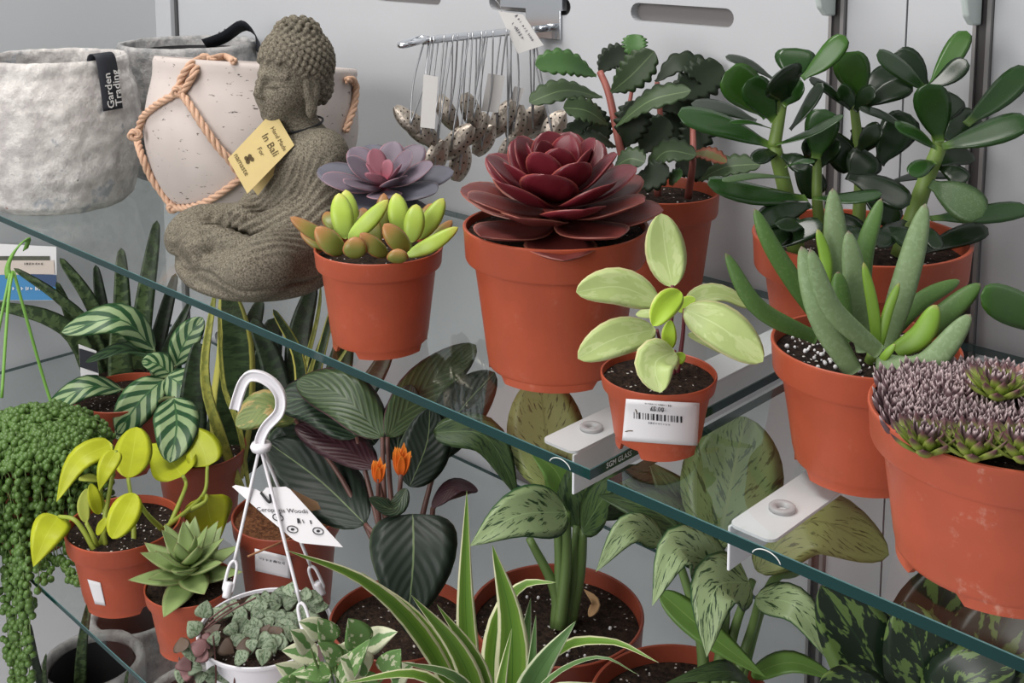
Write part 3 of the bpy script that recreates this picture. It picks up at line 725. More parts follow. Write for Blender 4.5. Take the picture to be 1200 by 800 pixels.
class SDF:
    def __init__(s, lo, hi, h):
        s.lo = np.array(lo); s.h = h; s.n = np.ceil((np.array(hi)-s.lo)/h).astype(int)+1; s.D = np.full(s.n, .08, dtype=np.float32)
    def crop(s, lo, hi):
        a = np.clip(np.floor((np.array(lo)-s.lo)/s.h).astype(int), 0, s.n-1); b = np.clip(np.ceil((np.array(hi)-s.lo)/s.h).astype(int)+1, 1, s.n)
        g = [(s.lo[i]+np.arange(a[i], b[i])*s.h).astype(np.float32) for i in range(3)]
        return tuple(slice(a[i], b[i]) for i in range(3)), g[0][:, None, None], g[1][None, :, None], g[2][None, None, :]
    def op(s, fn, c, r, k, mode='add'):
        c = np.array(c); r = np.array(r)+max(k, .004)*2; sl, x, y, z = s.crop(c-r, c+r); d = fn(x, y, z); E_ = s.D[sl]
        if mode == 'add':
            hh = np.maximum(k-np.abs(E_-d), 0)/max(k, 1e-6); s.D[sl] = np.minimum(E_, d)-hh*hh*k*.25
        else:
            d = -d; hh = np.maximum(k-np.abs(E_-d), 0)/max(k, 1e-6); s.D[sl] = np.maximum(E_, d)+hh*hh*k*.25
    def ell(s, c, r, k=.006, mode='add', rot=None):
        r = np.array(r, float)
        def fn(x, y, z):
            X, Y, Z = x-c[0], y-c[1], z-c[2]
            if rot is not None: X, Y, Z = [rot[i][0]*X+rot[i][1]*Y+rot[i][2]*Z for i in range(3)]
            k0 = np.sqrt((X/r[0])**2+(Y/r[1])**2+(Z/r[2])**2); k1 = np.sqrt((X/r[0]**2)**2+(Y/r[1]**2)**2+(Z/r[2]**2)**2)+1e-9
            return k0*(k0-1)/k1
        s.op(fn, c, [r.max()]*3 if rot is not None else r, k, mode)
    def cap(s, a, b, ra, rb, k=.006, mode='add'):
        a = np.array(a, float); b = np.array(b, float); e = b-a; L2 = e@e
        def fn(x, y, z):
            t = np.clip(((x-a[0])*e[0]+(y-a[1])*e[1]+(z-a[2])*e[2])/L2, 0, 1)
            return np.sqrt((x-a[0]-t*e[0])**2+(y-a[1]-t*e[1])**2+(z-a[2]-t*e[2])**2)-(ra+(rb-ra)*t)
        s.op(fn, (a+b)/2, np.abs(e)/2+max(ra, rb), k, mode)
S = SDF((-.10, -.14, -.004), (.172, .14, .345), HV)
# legs and base (f forward, s to the statue's left, z up)
S.ell((.052, 0, .010), (.084, .098, .020), .004); S.ell((.03, 0, .03), (.075, .10, .03), .02)
for sg in (-1, 1):
    S.cap((.0, sg*.042, .048), (.08, sg*.086, .05), .038, .036, .012)
    S.ell((.094, sg*.088, .046), (.038, .031, .034), .01)
S.cap((.094, -.084, .05), (.118, -.01, .052), .030, .022, .006); S.cap((.096, .080, .036), (.114, .0, .03), .030, .020, .006)
S.cap((.108, -.01, .062), (.09, .05, .062), .018, .013, .006)      # foot lying on the thigh
S.ell((.112, -.035, .018), (.024, .05, .018), .012)
# torso, arms
S.ell((-.012, 0, .075), (.052, .062, .05), .03); S.ell((-.012, 0, .125), (.046, .060, .055), .03); S.ell((-.014, 0, .158), (.040, .068, .032), .03)
for sg in (-1, 1):
    S.ell((-.014, sg*.054, .166), (.027, .025, .026), .018)
    S.cap((-.014, sg*.060, .160), (-.002, sg*.070, .092), .026, .024, .014); S.cap((.0, sg*.070, .09), (.060, sg*.022, .078), .023, .015, .012)
S.ell((.06, 0, .078), (.02, .03, .012), .008)
for i in range(4): S.cap((.074+.001*i, -.018+.001*i, .074+.0055*i), (.076, .016, .076+.0055*i), .0042, .0036, .003)
S.cap((.066, .024, .088), (.074, .004, .098), .005, .0042, .003)
# folds of the robe, carved as grooves
Dz = S.D; gx, gy, gz = [(S.lo[i]+np.arange(S.n[i])*HV).astype(np.float32) for i in range(3)]
X_, Y_, Z_ = gx[:, None, None], gy[None, :, None], gz[None, None, :]
near = np.abs(Dz) < .012
ph = np.sqrt((X_-.03)**2*.6+(Y_+.075)**2+(Z_-.20)**2)
wt = np.clip((Z_-.058)/.02, 0, 1)*np.clip((.172-Z_)/.02, 0, 1)*np.clip((Y_+.055)/.02, 0, 1)
S.D += (np.where(near, np.sin(ph*2*np.pi/.0095)*.0011*wt, 0)).astype(np.float32)
ph2 = np.sqrt((X_-.055)**2+(Y_)**2+(Z_-.09)**2*.4); wt2 = np.clip((.06-Z_)/.02, 0, 1)*np.clip((Z_-.026)/.008, 0, 1)*np.clip((.05-np.abs(Y_))/.02, 0, 1)
S.D += (np.where(near, np.sin(ph2*2*np.pi/.011)*.0013*wt2, 0)).astype(np.float32)
th3 = np.arctan2(Y_, X_-.03); zc = .027+.004*np.sin(th3*3+.6)+.003*np.sin(th3*7)
S.D += np.where(np.abs(S.D) < .014, .0032*np.exp(-((Z_-zc)/.0030)**2)*np.clip((X_-.0)/.03, 0, 1), 0).astype(np.float32)     # line between the folded legs and the base
ph4 = np.sqrt((X_-.10)**2+(Y_+.085)**2*.5+(Z_-.085)**2); wt4 = np.clip((Z_-.03)/.01, 0, 1)*np.clip((.085-Z_)/.01, 0, 1)*np.clip((X_-.03)/.02, 0, 1)*np.clip((.06-np.abs(Y_+.03))/.02, 0, 1)
S.D += np.where(np.abs(S.D) < .012, np.sin(ph4*2*np.pi/.0125)*.0012*wt4, 0).astype(np.float32)
for q_, (tf, ts) in enumerate(((.104, .030), (.098, .040), (.090, .047))): S.ell((tf, ts, .066), (.0065, .0050, .0060), .002)
# neck and head, turned a little further than the body
S.cap((-.012, 0, .175), (-.006, 0, .205), .031, .026, .014)
HY = math.radians(-5); ch, sh_ = math.cos(HY), math.sin(HY); HO = np.array((-.002, 0, .2515)); HS = .93
def hp(f, s, z): f, s, z = f*HS, s*HS, z*HS; return (HO[0]+f*ch+s*sh_, HO[1]-f*sh_+s*ch, HO[2]+z)
ROT = ((ch, -sh_, 0), (sh_, ch, 0), (0, 0, 1))
def he(c, r, k=.004, mode='add'): S.ell(hp(*c), [q*HS for q in r], k, mode, ROT)
def hc(a, b, ra, rb, k=.003, mode='add'): S.cap(hp(*a), hp(*b), ra*HS, rb*HS, k, mode)
he((-.004, 0, .008), (.046, .0405, .052)); he((.008, 0, -.022), (.0365, .034, .036), .014); he((.031, 0, -.046), (.013, .014, .012), .014)
for sg in (-1, 1):
    he((.024, sg*.018, -.020), (.017, .016, .018), .014)
    hc((.0425, sg*.005, .0085), (.028, sg*.030, .0075), .0042, .0034, .005)
    he((.0475, sg*.0165, -.0035), (.0100, .0115, .0075), .004, 'sub')
    he((.0365, sg*.0165, -.0045), (.0062, .0100, .0052), .002); hc((.0425, sg*.008, -.0065), (.0365, sg*.025, -.0060), .0016, .0014, .002)
    he((.0475, sg*.0048, -.0195), (.0045, .0042, .0040), .003)
    he((-.006, sg*.0405, -.010), (.0125, .0060, .026), .003); he((-.004, sg*.0405, -.038), (.0085, .0060, .013), .004); he((-.003, sg*.0475, -.006), (.0065, .0035, .018), .002, 'sub')
hc((.0435, 0, .006), (.0525, 0, -.0155), .0036, .0056, .005)
for sg in (-1, 1):
    hc((.0452, 0, -.0298), (.0392, sg*.0115, -.0305), .0036, .0022, .002); hc((.0440, 0, -.0372), (.0395, sg*.0085, -.0362), .0040, .0026, .002)
hc((.0465, -.012, -.0335), (.0490, 0, -.0335), .0013, .0013, .0, 'sub'); hc((.0490, 0, -.0335), (.0465, .012, -.0335), .0013, .0013, .0, 'sub')
for sg in (-1, 1): hc((.0445, sg*.0075, -.0088), (.0375, sg*.0265, -.0080), .0015, .0013, .0, 'sub')
rs = np.random.RandomState(4)
def haircap(x, y, z): return None
hair = []
def fib(n, c, r):
    for i in range(n):
        zz = 1-2*(i+.5)/n; q = math.sqrt(1-zz*zz); a = i*2.39996; yield (c[0]+r[0]*q*math.cos(a), c[1]+r[1]*q*math.sin(a), c[2]+r[2]*zz)
he((-.010, 0, .020), (.0475, .0435, .047), .003); he((-.012, 0, .058), (.028, .028, .020), .008); he((-.030, 0, -.008), (.024, .034, .03), .01)
for p in list(fib(400, (-.010, 0, .020), (.0485, .0445, .048)))+list(fib(90, (-.012, 0, .058), (.029, .029, .021)))+list(fib(140, (-.030, 0, -.010), (.0245, .0345, .031))):
    f_, s_, z_ = p
    if z_ < .026-(.034-f_)*.62 and f_ > -.012: continue
    if f_ <= -.012 and z_ < -.036: continue
    if abs(s_) > .034 and f_ > -.016 and z_ < .006: continue
    he(tuple(q*1.02 for q in p), (.0050, .0050, .0050), .0003)
Vb, Fb = surface_nets(S.D, S.lo, HV)
oB = W(345, 322, 1.352); oB.z = 0
th_ = math.radians(50)
fdir = (-RT*math.sin(th_)-Vector((FW.x, FW.y, 0)).normalized()*math.cos(th_)); fdir.z = 0; fdir.normalize()
sdir = UPZ.cross(fdir)
SB = .917
Rm = np.array([[fdir.x, sdir.x, 0], [fdir.y, sdir.y, 0], [0, 0, 1]])
Vw = Vb@Rm.T*SB; Vw[:, 2] = np.maximum(Vw[:, 2], 0)
Vw = Vw+np.array(oB)
tS = thing('seated_statue', 'carved grey-brown stone seated figure with curled hair and a paper tag', 'statue', oB)
oS = mesh('body', [tuple(x) for x in Vw], [tuple(int(i) for i in q) for q in Fb], 'stone', tS)
bvS = bvh_of(oS)
def stat(f, s, z): return oB+(fdir*f+sdir*s+UPZ*z)*SB
# cord round the neck and the folded tag
nk = []
for k in range(33):
    a = 2*math.pi*k/32; q = stat(-.008+.0335*math.cos(a), .0335*math.sin(a), .192-.006*math.cos(a)); nk.append(q)
tube('neck_cord', nk, .0014, 'black_cord', tS, n=64, sides=6)
dT = depth(stat(.05, 0, .17))-.012
A0, B0, C0, D0 = W(321, 129, dT+.012), W(345, 170, dT), W(290, 227, dT-.012), W(267, 186, dT)
def sheet(name, q, mat, th, thick=.0007):
    n = (q[1]-q[0]).cross(q[3]-q[0]).normalized(); V = [p-n*thick/2 for p in q]+[p+n*thick/2 for p in q]
    F = [(3, 2, 1, 0), (4, 5, 6, 7)]+[(i, (i+1) % 4, (i+1) % 4+4, i+4) for i in range(4)]
    return mesh(name, V, F, mat, th, smooth=False)
tagf = sheet('paper_tag', [A0, B0, C0, D0], 'kraft', tS)
sheet('tag_back', [A0+FW*.002, W(346, 173, dT+.012), W(302, 229, dT+.014), D0+FW*.01], 'kraft', tS)
tube('tag_cord', [W(322, 131, dT+.010), W(324, 128, dT+.012), W(328, 127, dT+.02)], .0012, 'black_cord', tS, sides=6)
ex = (B0-A0).normalized(); ey = (A0-D0).normalized(); ey = (ey-ex*ex.dot(ey)).normalized()
cT = (A0+B0+C0+D0)/4; nT = ex.cross(ey)
sgn = 1 if nT.dot(CAM-cT) > 0 else -1
def tagtext(t, size, along, m='ink_brown', dx=0):
    print_on('lettering', text_geo(t, size, 'CENTER'), plane_fn(cT+ey*along+ex*dx+nT*sgn*.0009, ex, ey, 0), m, tagf)
tagtext('Hand Made', .0068, .024, dx=-.002); tagtext('In Bali', .0118, .0125, dx=-.001); tagtext('For', .0075, .000); tagtext('namaste', .0086, -.0255, dx=.001)
lg = []
for a, b, r in ((-.002, -.013, .0028), (.0022, -.0125, .0028), (-.0022, -.0175, .0028), (.002, -.018, .0028), (0, -.0155, .0024)):
    n = len(lg); lg.append(([(a+r*math.cos(k*math.pi/5), b+r*.8*math.sin(k*math.pi/5)) for k in range(10)], [tuple(range(10))]))
V, F = merge(lg); mesh('emblem', [cT+ex*x+ey*y+nT*sgn*.0009 for x, y in V], F, 'ink_brown', tagf, smooth=False)
# ------------------------------------------------------------------ plants of the upper shelf
# sedum with yellow-green leaves
pl = potted('sedum_plant', 'small terracotta pot of yellow-green sedum with orange-tipped leaves beside the statue', 446, 149, 310, 422, 0, na=-.2, lip=.19)
fl = dict(tt=.30, tb=.34, fold=.05, n=9)
for b, t, w, m, kw in [
    ((405, 280, 0), (397, 226, 1), 27, 'g', {}), ((412, 278, 2), (405, 222, 3), 24, 'g', {}), ((395, 284, -1), (340, 254, -2), 18, 'o', {}), ((396, 292, 0), (352, 272, 0), 17, 'o', {}),
    ((404, 296, -3), (370, 266, -4), 27, 'o', {}), ((416, 303, -5), (416, 277, -5.5), 29, 'o', {}), ((408, 280, -2), (455, 234, -3), 21, 'g', {}), ((424, 278, 2), (426, 243, 3), 22, 'o', {}), ((392, 270, 3), (382, 248, 5), 18, 'o', {}),
    ((483, 284, -1), (488, 239, 0), 25, 'g', {}), ((489, 280, 1), (520, 232, 2), 23, 'g', {}), ((470, 276, 2), (464, 226, 3), 25, 'g', {}), ((476, 300, -3), (537, 266, -3), 19, 'g', {}), ((480, 293, -4), (450, 262, -5), 25, 'o', {}),
    ((455, 299, -4), (422, 273, -5), 21, 'o', {}), ((466, 308, -5.5), (466, 291, -6), 26, 'o', {}), ((490, 276, 4), (506, 238, 6), 18, 'o', {}), ((446, 280, 3), (450, 226, 5), 20, 'o', {}), ((440, 296, -1), (436, 250, 1), 20, 'o', {}), ((494, 290, 2), (530, 258, 4), 16, 'o', {}), ((388, 288, 2), (360, 262, 4), 16, 'o', {})]:
    mid = ((b[0]+t[0])/2, (b[1]+t[1])/2+ (3 if abs(b[0]-t[0]) > 25 else 0), (b[2]+t[2])/2-.4)
    pl.L([b, mid, t], w, 'sedum_green' if m == 'g' else 'sedum_olive', shape='oval', face=.8, **fl)
pl.S([(410, 310), (412, 275, 1)], 4, 'jade_stem'); pl.S([(480, 310), (480, 278, 1)], 4, 'jade_stem')
# mauve rosette behind it
cE = PZ(452, 345, 0)+Vector((0, .0, 0)); cE = W(452, 330, 1.255); cE.z = 0
hE = .02
while proj(cE+UPZ*hE)[1] > 258: hE += .002
pe = potted_at('echeveria_plant', 'grey-mauve rosette succulent with a pink heart behind the yellow-green sedum', cE, .052, hE)
ec = cE+UPZ*(hE+.004)
tube('stem', [ec-UPZ*.008, ec+UPZ*.03], .006, 'jade_stem', pe.t)
top = cE+UPZ*hE
while proj(top)[1] > 226: top = top+UPZ*.001
rosette(pe.t, top, 22, .026, .084, None, wr=.60, el0=66, el1=0, shape='obov', tt=.06, tb=.16, power=.7, lift=.08, a0=1.9, rise=.012, fold=.12, tilt=20,
        matfn=lambda t: 'echeveria_pink' if t < .2 else ('echeveria_mauve' if t < .7 else 'echeveria_mauve_low'))
# dark red rosette
pr_ = potted('echeveria_plant', 'large dark red rosette succulent in a big terracotta pot', 650, 214, 293, 461, 0, rb=.72, lip=.23, na=1.4, soil_z=.95)
top = pr_.c+UPZ*(pr_.h-.002)
tube('stem', [pr_.c+UPZ*(pr_.h*.9), top+UPZ*.03], .012, 'echeveria_red', pr_.t)
random.seed(12)
rosette(pr_.t, top, 38, .040, .102, None, wr=.66, el0=76, el1=-2, shape='obov', tt=.05, tb=.13, power=.6, lift=.16, a0=.8, rise=.036, fold=.14, tilt=7,
        matfn=lambda t: 'echeveria_red' if t < .66 else 'echeveria_brown')
# small variegated plant at the corner
ph_ = potted('hoya_plant', 'small terracotta pot of pale green cream-edged leaves with a white barcode label', 770, 135, 463, 541, 0, rb=.73, lip=.2, na=.3)
ph_.D = depth(ph_.c+UPZ*ph_.h)
t_ = dict(tb=.03, fold=.12, n=12)
for pts, w, m, kw in [
    ([(788, 336, 0), (780, 294, 1), (775, 250, 1)], 48, 'hoya', dict(face=1)), ([(772, 354, -.5), (725, 336, -1), (675, 342, -2)], 46, 'hoya', dict(face=.75)), ([(768, 386, -1), (722, 396, -3), (677, 420, -4)], 46, 'hoya', dict(face=.75)),
    ([(798, 342, -2), (780, 358, -3), (765, 382, -4)], 31, 'hoya_young', dict(face=.9, fold=.3)), ([(785, 409, -2), (784, 392, -2.5), (786, 375, -2.5)], 18, 'hoya_young', dict(face=1)),
    ([(791, 412, -3), (768, 425, -5), (774, 460, -6.5)], 50, 'hoya', dict(face=.8, fold=.25)), ([(802, 362, -1), (846, 384, -3), (894, 424, -4.5)], 54, 'hoya', dict(face=.75)), ([(805, 354, 1), (842, 344, 3), (882, 360, 4)], 36, 'hoya', dict(face=.35)),
    ([(806, 392, 1), (830, 400, 1), (852, 414, 1)], 20, 'hoya', dict(face=.4)), ([(792, 424, -2), (797, 419, -2.5), (803, 415, -2.5)], 15, 'hoya_young', dict(face=1)), ([(790, 372, 0), (770, 366, 1), (745, 368, 2)], 20, 'hoya', dict(face=.5)), ([(795, 365, 0), (805, 355, -.5), (815, 350, -1)], 16, 'hoya_young', dict(face=.8))]:
    ph_.L(pts, w, m, **{**t_, **kw})
ph_.S([(783, 438, 0), (786, 390, 0), (788, 334, 0)], [3.2, 2.2], 'hoya_stem'); ph_.S([(794, 436, 0), (800, 395, 0), (802, 362, -.5)], [3, 2], 'hoya_stem'); ph_.S([(776, 436, -.5), (774, 405, -.7), (770, 386, -1)], [2.5, 1.8], 'hoya_stem'); ph_.S([(787, 345, 0), (778, 350, -.3), (772, 354, -.5)], 1.6, 'hoya_stem'); ph_.S([(790, 438, -1), (791, 420, -2), (791, 411, -3)], 1.6, 'hoya_stem')
bv = bvh_of(ph_.pot)
st = patch('price_label', bv, [(735, 466), (818, 471), (815, 521), (731, 515)], 'paper', ph_.t, off=.0016, n=18, m=8)
def bars(th, b, x0, x1, y0, y1, dy, n, mat='ink'):
    random.seed(3); x = x0
    V, F = [], []
    while x < x1:
        w = random.choice((.7, .7, 1.6, 2.0)); t = (x-x0)/(x1-x0); q = [(x, y0+dy*t), (x+w, y0+dy*t), (x+w, y1+dy*t), (x, y1+dy*t)]
        pts = [hit(b, a_, c_, .0022) for a_, c_ in q]
        if all(pts): k = len(V); V += pts; F.append((k, k+3, k+2, k+1))
        x += w+random.choice((1.0, 1.6, 2.4))
    return mesh('barcode', V, F, mat, th, smooth=False)
bars(st, bv, 744, 798, 481, 488.5, 5, 20)
def surf_text(txt, b, u, v, hpx, slope, mat, th, off=.0022, name='lettering', bold=0):
    V, F = text_geo(txt, 1.0, 'CENTER', bold) if isinstance(txt, str) else scribble(txt, 1.0, int(u)); P = []
    for x, y in V:
        p = hit(b, u+x*hpx, v-y*hpx+slope*x*hpx, off); P.append(p if p else W(u+x*hpx, v-y*hpx, 1))
    return mesh(name, P, F, mat, th, smooth=False)
surf_text('£5.00', bv, 770, 477.6, 7, .1, 'ink', st, bold=.01); surf_text(13, bv, 771, 472.2, 3.6, .1, 'ink', st); surf_text(9, bv, 772, 494.5, 4.2, .1, 'ink_grey', st)
for (a, b_), (c_, d_) in (((735, 504), (743, 503)), ((746, 477), (748, 483))):
    p = [hit(bv, a, b_, .0022), hit(bv, (a+c_)/2, (b_+d_)/2-.5, .0022), hit(bv, c_, d_, .0022)]
    tube('soil_fleck', p, .0004, 'ink_brown', st, sides=5)
# big jade plant
cJ = W(1007, 300, 1.04); cJ.z = 0; hJ = .05
while proj(cJ+UPZ*hJ-Vector((FW.x, FW.y, 0)).normalized()*.0955)[1] > 313: hJ += .001
pj = potted_at('jade_plant', 'large glossy dark green jade plant in a terracotta pot by the wall uprights', cJ, .0955, hJ, rb=.72, lip=.25, soil_z=.86)
J = dict(tt=.10, tb=.16, fold=.04, n=10, shape='spoon')
for pts, r in [([(934, 300, 1), (922, 230, 0), (907, 170, -1)], [8, 6]), ([(907, 172, -1), (912, 145, -1), (918, 112, 0)], [6, 4.5]), ([(1055, 300, -1), (1080, 225, -2), (1101, 172, -2)], [9, 6.5]), ([(968, 300, 2), (958, 240, 1), (958, 185, 1)], [6, 4]), ([(1004, 300, 4), (1008, 220, 4), (1006, 170, 4), (1000, 118, 4)], [7, 4]), ([(1101, 174, -2), (1094, 140, -2), (1088, 100, -1)], [5, 4])]:
    pj.S(pts, [q*1.35 for q in r], 'jade_stem')
def jl(b, t, w, m='jade', d0=0, d1=0, face=.55, bow=-4, **kw):
    pj.L([(b[0], b[1], d0), ((b[0]+t[0])/2, (b[1]+t[1])/2+bow, (d0+d1)/2), (t[0], t[1], d1)], w, m, **{**J, 'face': face, **kw})
random.seed(5)
jl((905, 171), (794, 134), 40, d0=-1, d1=-3, face=.5); jl((900, 136), (850, 84), 48, 'jade_bright', 0, -2, .9); jl((908, 142), (876, 94), 38, 'jade', -1, -3, .9); jl((921, 116), (916, 82), 56, 'jade_dark', -2, -5, .6, 0)
jl((930, 92), (933, 56), 48, 'jade', 2, 3, .9, 0); jl((940, 92), (991, 42), 27, 'jade_bright', 0, -1, .7, 4); jl((905, 92), (850, 66), 22, 'jade_dark', 1, 2, .3); jl((886, 142), (810, 121), 32, 'jade_dark', 2, 4, .3); jl((903, 150), (856, 144), 17, 'jade', -2, -4, .2)
jl((908, 170), (989, 135), 22, 'jade', -2, -4, .25, 4); jl((926, 152), (964, 97), 21, 'jade_dark', 0, -1, .3, 3); jl((945, 232), (829, 216), 42, 'jade', -2, -6, .45, 4); jl((925, 208), (846, 212), 19, 'jade_frost', -4, -7, .2, -4); jl((920, 196), (955, 190), 15, 'jade', -4, -6, .25)
jl((952, 232), (1034, 227), 27, 'jade', -3, -5, .3, 3); jl((956, 186), (968, 128), 40, 'jade', -1, -2, .8); jl((1010, 114), (992, 61), 42, 'jade_bright', 4, 3, .95, 0); jl((1012, 114), (1048, 78), 26, 'jade_dark', 4, 5, .5); jl((1014, 124), (1070, 98), 30, 'jade_dark', 3, 2, .7)
jl((1086, 106), (1027, 64), 32, 'jade', -1, -3, .55, -3); jl((1086, 102), (1048, 62), 36, 'jade_dark', 1, 2, .9); jl((1090, 102), (1133, 36), 27, 'jade_bright', 0, 2, .6, 3); jl((1088, 102), (1133, 70), 28, 'jade_dark', -1, -2, .5, 4)
jl((1101, 166), (1088, 98), 42, 'jade', -3, -5, 1.0, 0); jl((1132, 146), (1206, 78), 34, 'jade', 0, 2, .6, 3); jl((1104, 172), (1206, 140), 40, 'jade', -3, -5, .5, 2); jl((1098, 174), (1049, 148), 28, 'jade', -3, -5, .5); jl((1066, 154), (1006, 126), 20, 'jade_dark', 0, 1, .3)
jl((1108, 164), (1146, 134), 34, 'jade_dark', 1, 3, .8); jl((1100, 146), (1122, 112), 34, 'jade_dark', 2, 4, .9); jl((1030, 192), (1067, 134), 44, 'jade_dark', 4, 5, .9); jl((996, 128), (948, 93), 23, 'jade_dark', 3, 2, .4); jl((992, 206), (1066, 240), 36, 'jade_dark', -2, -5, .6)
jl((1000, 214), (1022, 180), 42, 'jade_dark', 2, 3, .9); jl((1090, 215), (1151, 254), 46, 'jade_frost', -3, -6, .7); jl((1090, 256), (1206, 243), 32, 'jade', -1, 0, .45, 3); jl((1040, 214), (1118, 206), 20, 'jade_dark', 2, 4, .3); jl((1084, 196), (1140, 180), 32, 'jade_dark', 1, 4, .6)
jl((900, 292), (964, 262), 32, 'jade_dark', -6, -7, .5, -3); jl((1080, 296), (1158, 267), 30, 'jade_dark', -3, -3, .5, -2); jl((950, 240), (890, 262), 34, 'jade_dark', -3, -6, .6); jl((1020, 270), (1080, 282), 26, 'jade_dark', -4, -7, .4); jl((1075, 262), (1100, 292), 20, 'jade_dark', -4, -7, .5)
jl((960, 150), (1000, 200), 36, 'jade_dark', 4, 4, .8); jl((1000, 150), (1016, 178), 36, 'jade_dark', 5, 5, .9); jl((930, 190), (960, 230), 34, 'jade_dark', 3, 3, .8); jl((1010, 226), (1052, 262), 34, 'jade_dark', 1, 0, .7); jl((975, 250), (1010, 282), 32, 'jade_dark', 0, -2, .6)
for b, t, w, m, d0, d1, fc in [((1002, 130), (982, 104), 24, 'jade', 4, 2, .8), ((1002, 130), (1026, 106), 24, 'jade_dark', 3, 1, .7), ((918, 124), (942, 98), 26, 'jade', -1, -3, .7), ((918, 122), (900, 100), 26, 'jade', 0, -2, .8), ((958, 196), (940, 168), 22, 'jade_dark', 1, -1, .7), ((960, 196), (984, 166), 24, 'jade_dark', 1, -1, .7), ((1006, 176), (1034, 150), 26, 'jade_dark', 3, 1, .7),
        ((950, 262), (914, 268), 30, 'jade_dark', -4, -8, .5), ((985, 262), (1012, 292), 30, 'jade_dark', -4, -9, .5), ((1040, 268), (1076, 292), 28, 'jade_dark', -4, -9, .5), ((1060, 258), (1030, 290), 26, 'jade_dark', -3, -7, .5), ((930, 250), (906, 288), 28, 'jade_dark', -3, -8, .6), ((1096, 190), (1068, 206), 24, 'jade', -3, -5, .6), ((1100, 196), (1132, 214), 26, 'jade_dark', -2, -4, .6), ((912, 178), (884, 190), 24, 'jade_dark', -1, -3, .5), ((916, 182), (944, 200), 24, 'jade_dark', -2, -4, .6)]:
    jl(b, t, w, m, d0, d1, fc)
# finger-leaved succulent
pf = potted('finger_succulent', 'terracotta pot of long pale finger-shaped succulent leaves in perlite soil', 1006, 213, 442, 582, 0, rb=.70, lip=.24, soil='soil_perlite', soil_z=.9, na=2.2)
FG = dict(tt=.42, tb=.45, fold=0.0, n=14, shape='finger', nv=8)
for pts, w, m in [([(956, 396, -1), (888, 360, -3), (850, 296, -3)], 22, 'finger_green'), ([(964, 380, 1), (908, 295, 0), (884, 244, 0)], 23, 'finger_green'), ([(982, 380, 2), (980, 300, 2), (976, 220, 2)], 29, 'finger'), ([(1010, 380, 3), (1012, 300, 3), (1033, 232, 4)], 23, 'finger_green'),
    ([(1014, 412, 0), (1004, 340, 0), (994, 270, 0)], 29, 'finger'), ([(1000, 436, -4), (962, 370, -4.5), (939, 288, -4)], 31, 'finger'), ([(1030, 412, -4), (974, 360, -5.5), (949, 291, -6)], 26, 'finger'), ([(1036, 410, -1), (1064, 318, 0), (1085, 238, 1)], 30, 'finger'),
    ([(1028, 408, -3), (1023, 360, -3), (1012, 307, -3)], 14, 'finger_bright'), ([(1030, 408, -3), (1040, 366, -3), (1054, 331, -3)], 12, 'finger_bright'), ([(1028, 424, -4), (1084, 428, -6), (1138, 368, -6)], 30, 'finger'), ([(1050, 412, -2), (1080, 392, -2.5), (1098, 357, -2.5)], 27, 'finger_bright'),
    ([(1060, 408, 0), (1112, 364, 0), (1149, 332, 0)], 27, 'finger_green'), ([(1045, 390, 2), (1080, 352, 3), (1125, 328, 4)], 21, 'finger_green'), ([(988, 400, -1), (986, 360, -1), (982, 318, -1)], 25, 'finger_green'), ([(1030, 424, -4), (1038, 416, -4.6), (1049, 403, -5)], 10, 'finger_bright'), ([(966, 350, 1), (968, 306, 1), (958, 268, 1)], 15, 'finger_bright')]:
    pf.L(pts, w, m, face=.8, **FG)
pf.S([(1012, 445, 0), (1024, 412, -2)], 7, 'jade_stem')
random.seed(9)
def perlite(pl, n, rmin, rmax, frac=.85):
    parts = []
    for _ in range(n):
        a = random.uniform(0, 6.283); r = pl.R*.9*math.sqrt(random.uniform(.05, frac)); rad = random.uniform(rmin, rmax)
        parts.append(sphere_geo(pl.c+Vector((r*math.cos(a), r*math.sin(a), pl.h*.9+random.uniform(.001, .003))), rad, 6, 4))
    v, f = merge(parts); o = mesh('perlite', v, f, 'paper', pl.t); o['kind'] = 'stuff'; return o
perlite(pf, 170, .0007, .002)
# houseleeks at the right edge
pz_ = potted('houseleek_plant', 'wide dusty terracotta pot filled with purple and green houseleek rosettes', 1163, 302, 549, 720, 0, rb=.74, lip=.24, mat='terracotta_dusty', soil_z=.95, na=.9)
random.seed(21)
def house(cx, cy, r, purple, tilt):
    V, F, UV, MI = [], [], [], []
    n = 46; c = pz_.c+Vector((cx, cy, pz_.h*.93+(.008 if not purple else -.004)+.014*(1-(cx*cx+cy*cy)/pz_.R**2)))
    for i in range(n):
        t = (i+.5)/n; a = i*2.39996; el = math.radians(88-58*t) if not purple else math.radians(88-40*t); L = r*(.42+.62*t)
        d = Vector((math.cos(a), math.sin(a), 0)); q = c+d*r*.12*t-UPZ*.006*t; tip = q+(d*math.cos(el)+UPZ*math.sin(el))*L; m_ = (q+tip)/2+d*L*.08
        v, f, uv = leaf_geo(spline([q, m_, tip], 4), L*.36, 'oval', .15, .3, .1, nv=4, hint=(UPZ-d).normalized())
        k = len(V); V += v; F += [tuple(x+k for x in y) for y in f]; UV += uv; MI += [0 if t < .42 else 1]*len(f)
    if purple: mesh('rosette', V, F, ['houseleek', 'houseleek_purple', 'houseleek_rose'][purple], pz_.t, uvs=UV)
    else: mesh('rosette', V, F, None, pz_.t, uvs=UV, mats=[M['houseleek_purple'], M['houseleek']], midx=MI)
fz = Vector((FW.x, FW.y, 0)).normalized(); rz = RT; R9 = pz_.R*.85
hs = []
for u, v in ((1086, 510), (1141, 520), (1168, 471), (1197, 525)):
    q = PZ(u, v, pz_.c.z+pz_.h*.95+.012)-pz_.c; hs.append((q.dot(rz)/R9, q.dot(fz)/R9, .027, 0))
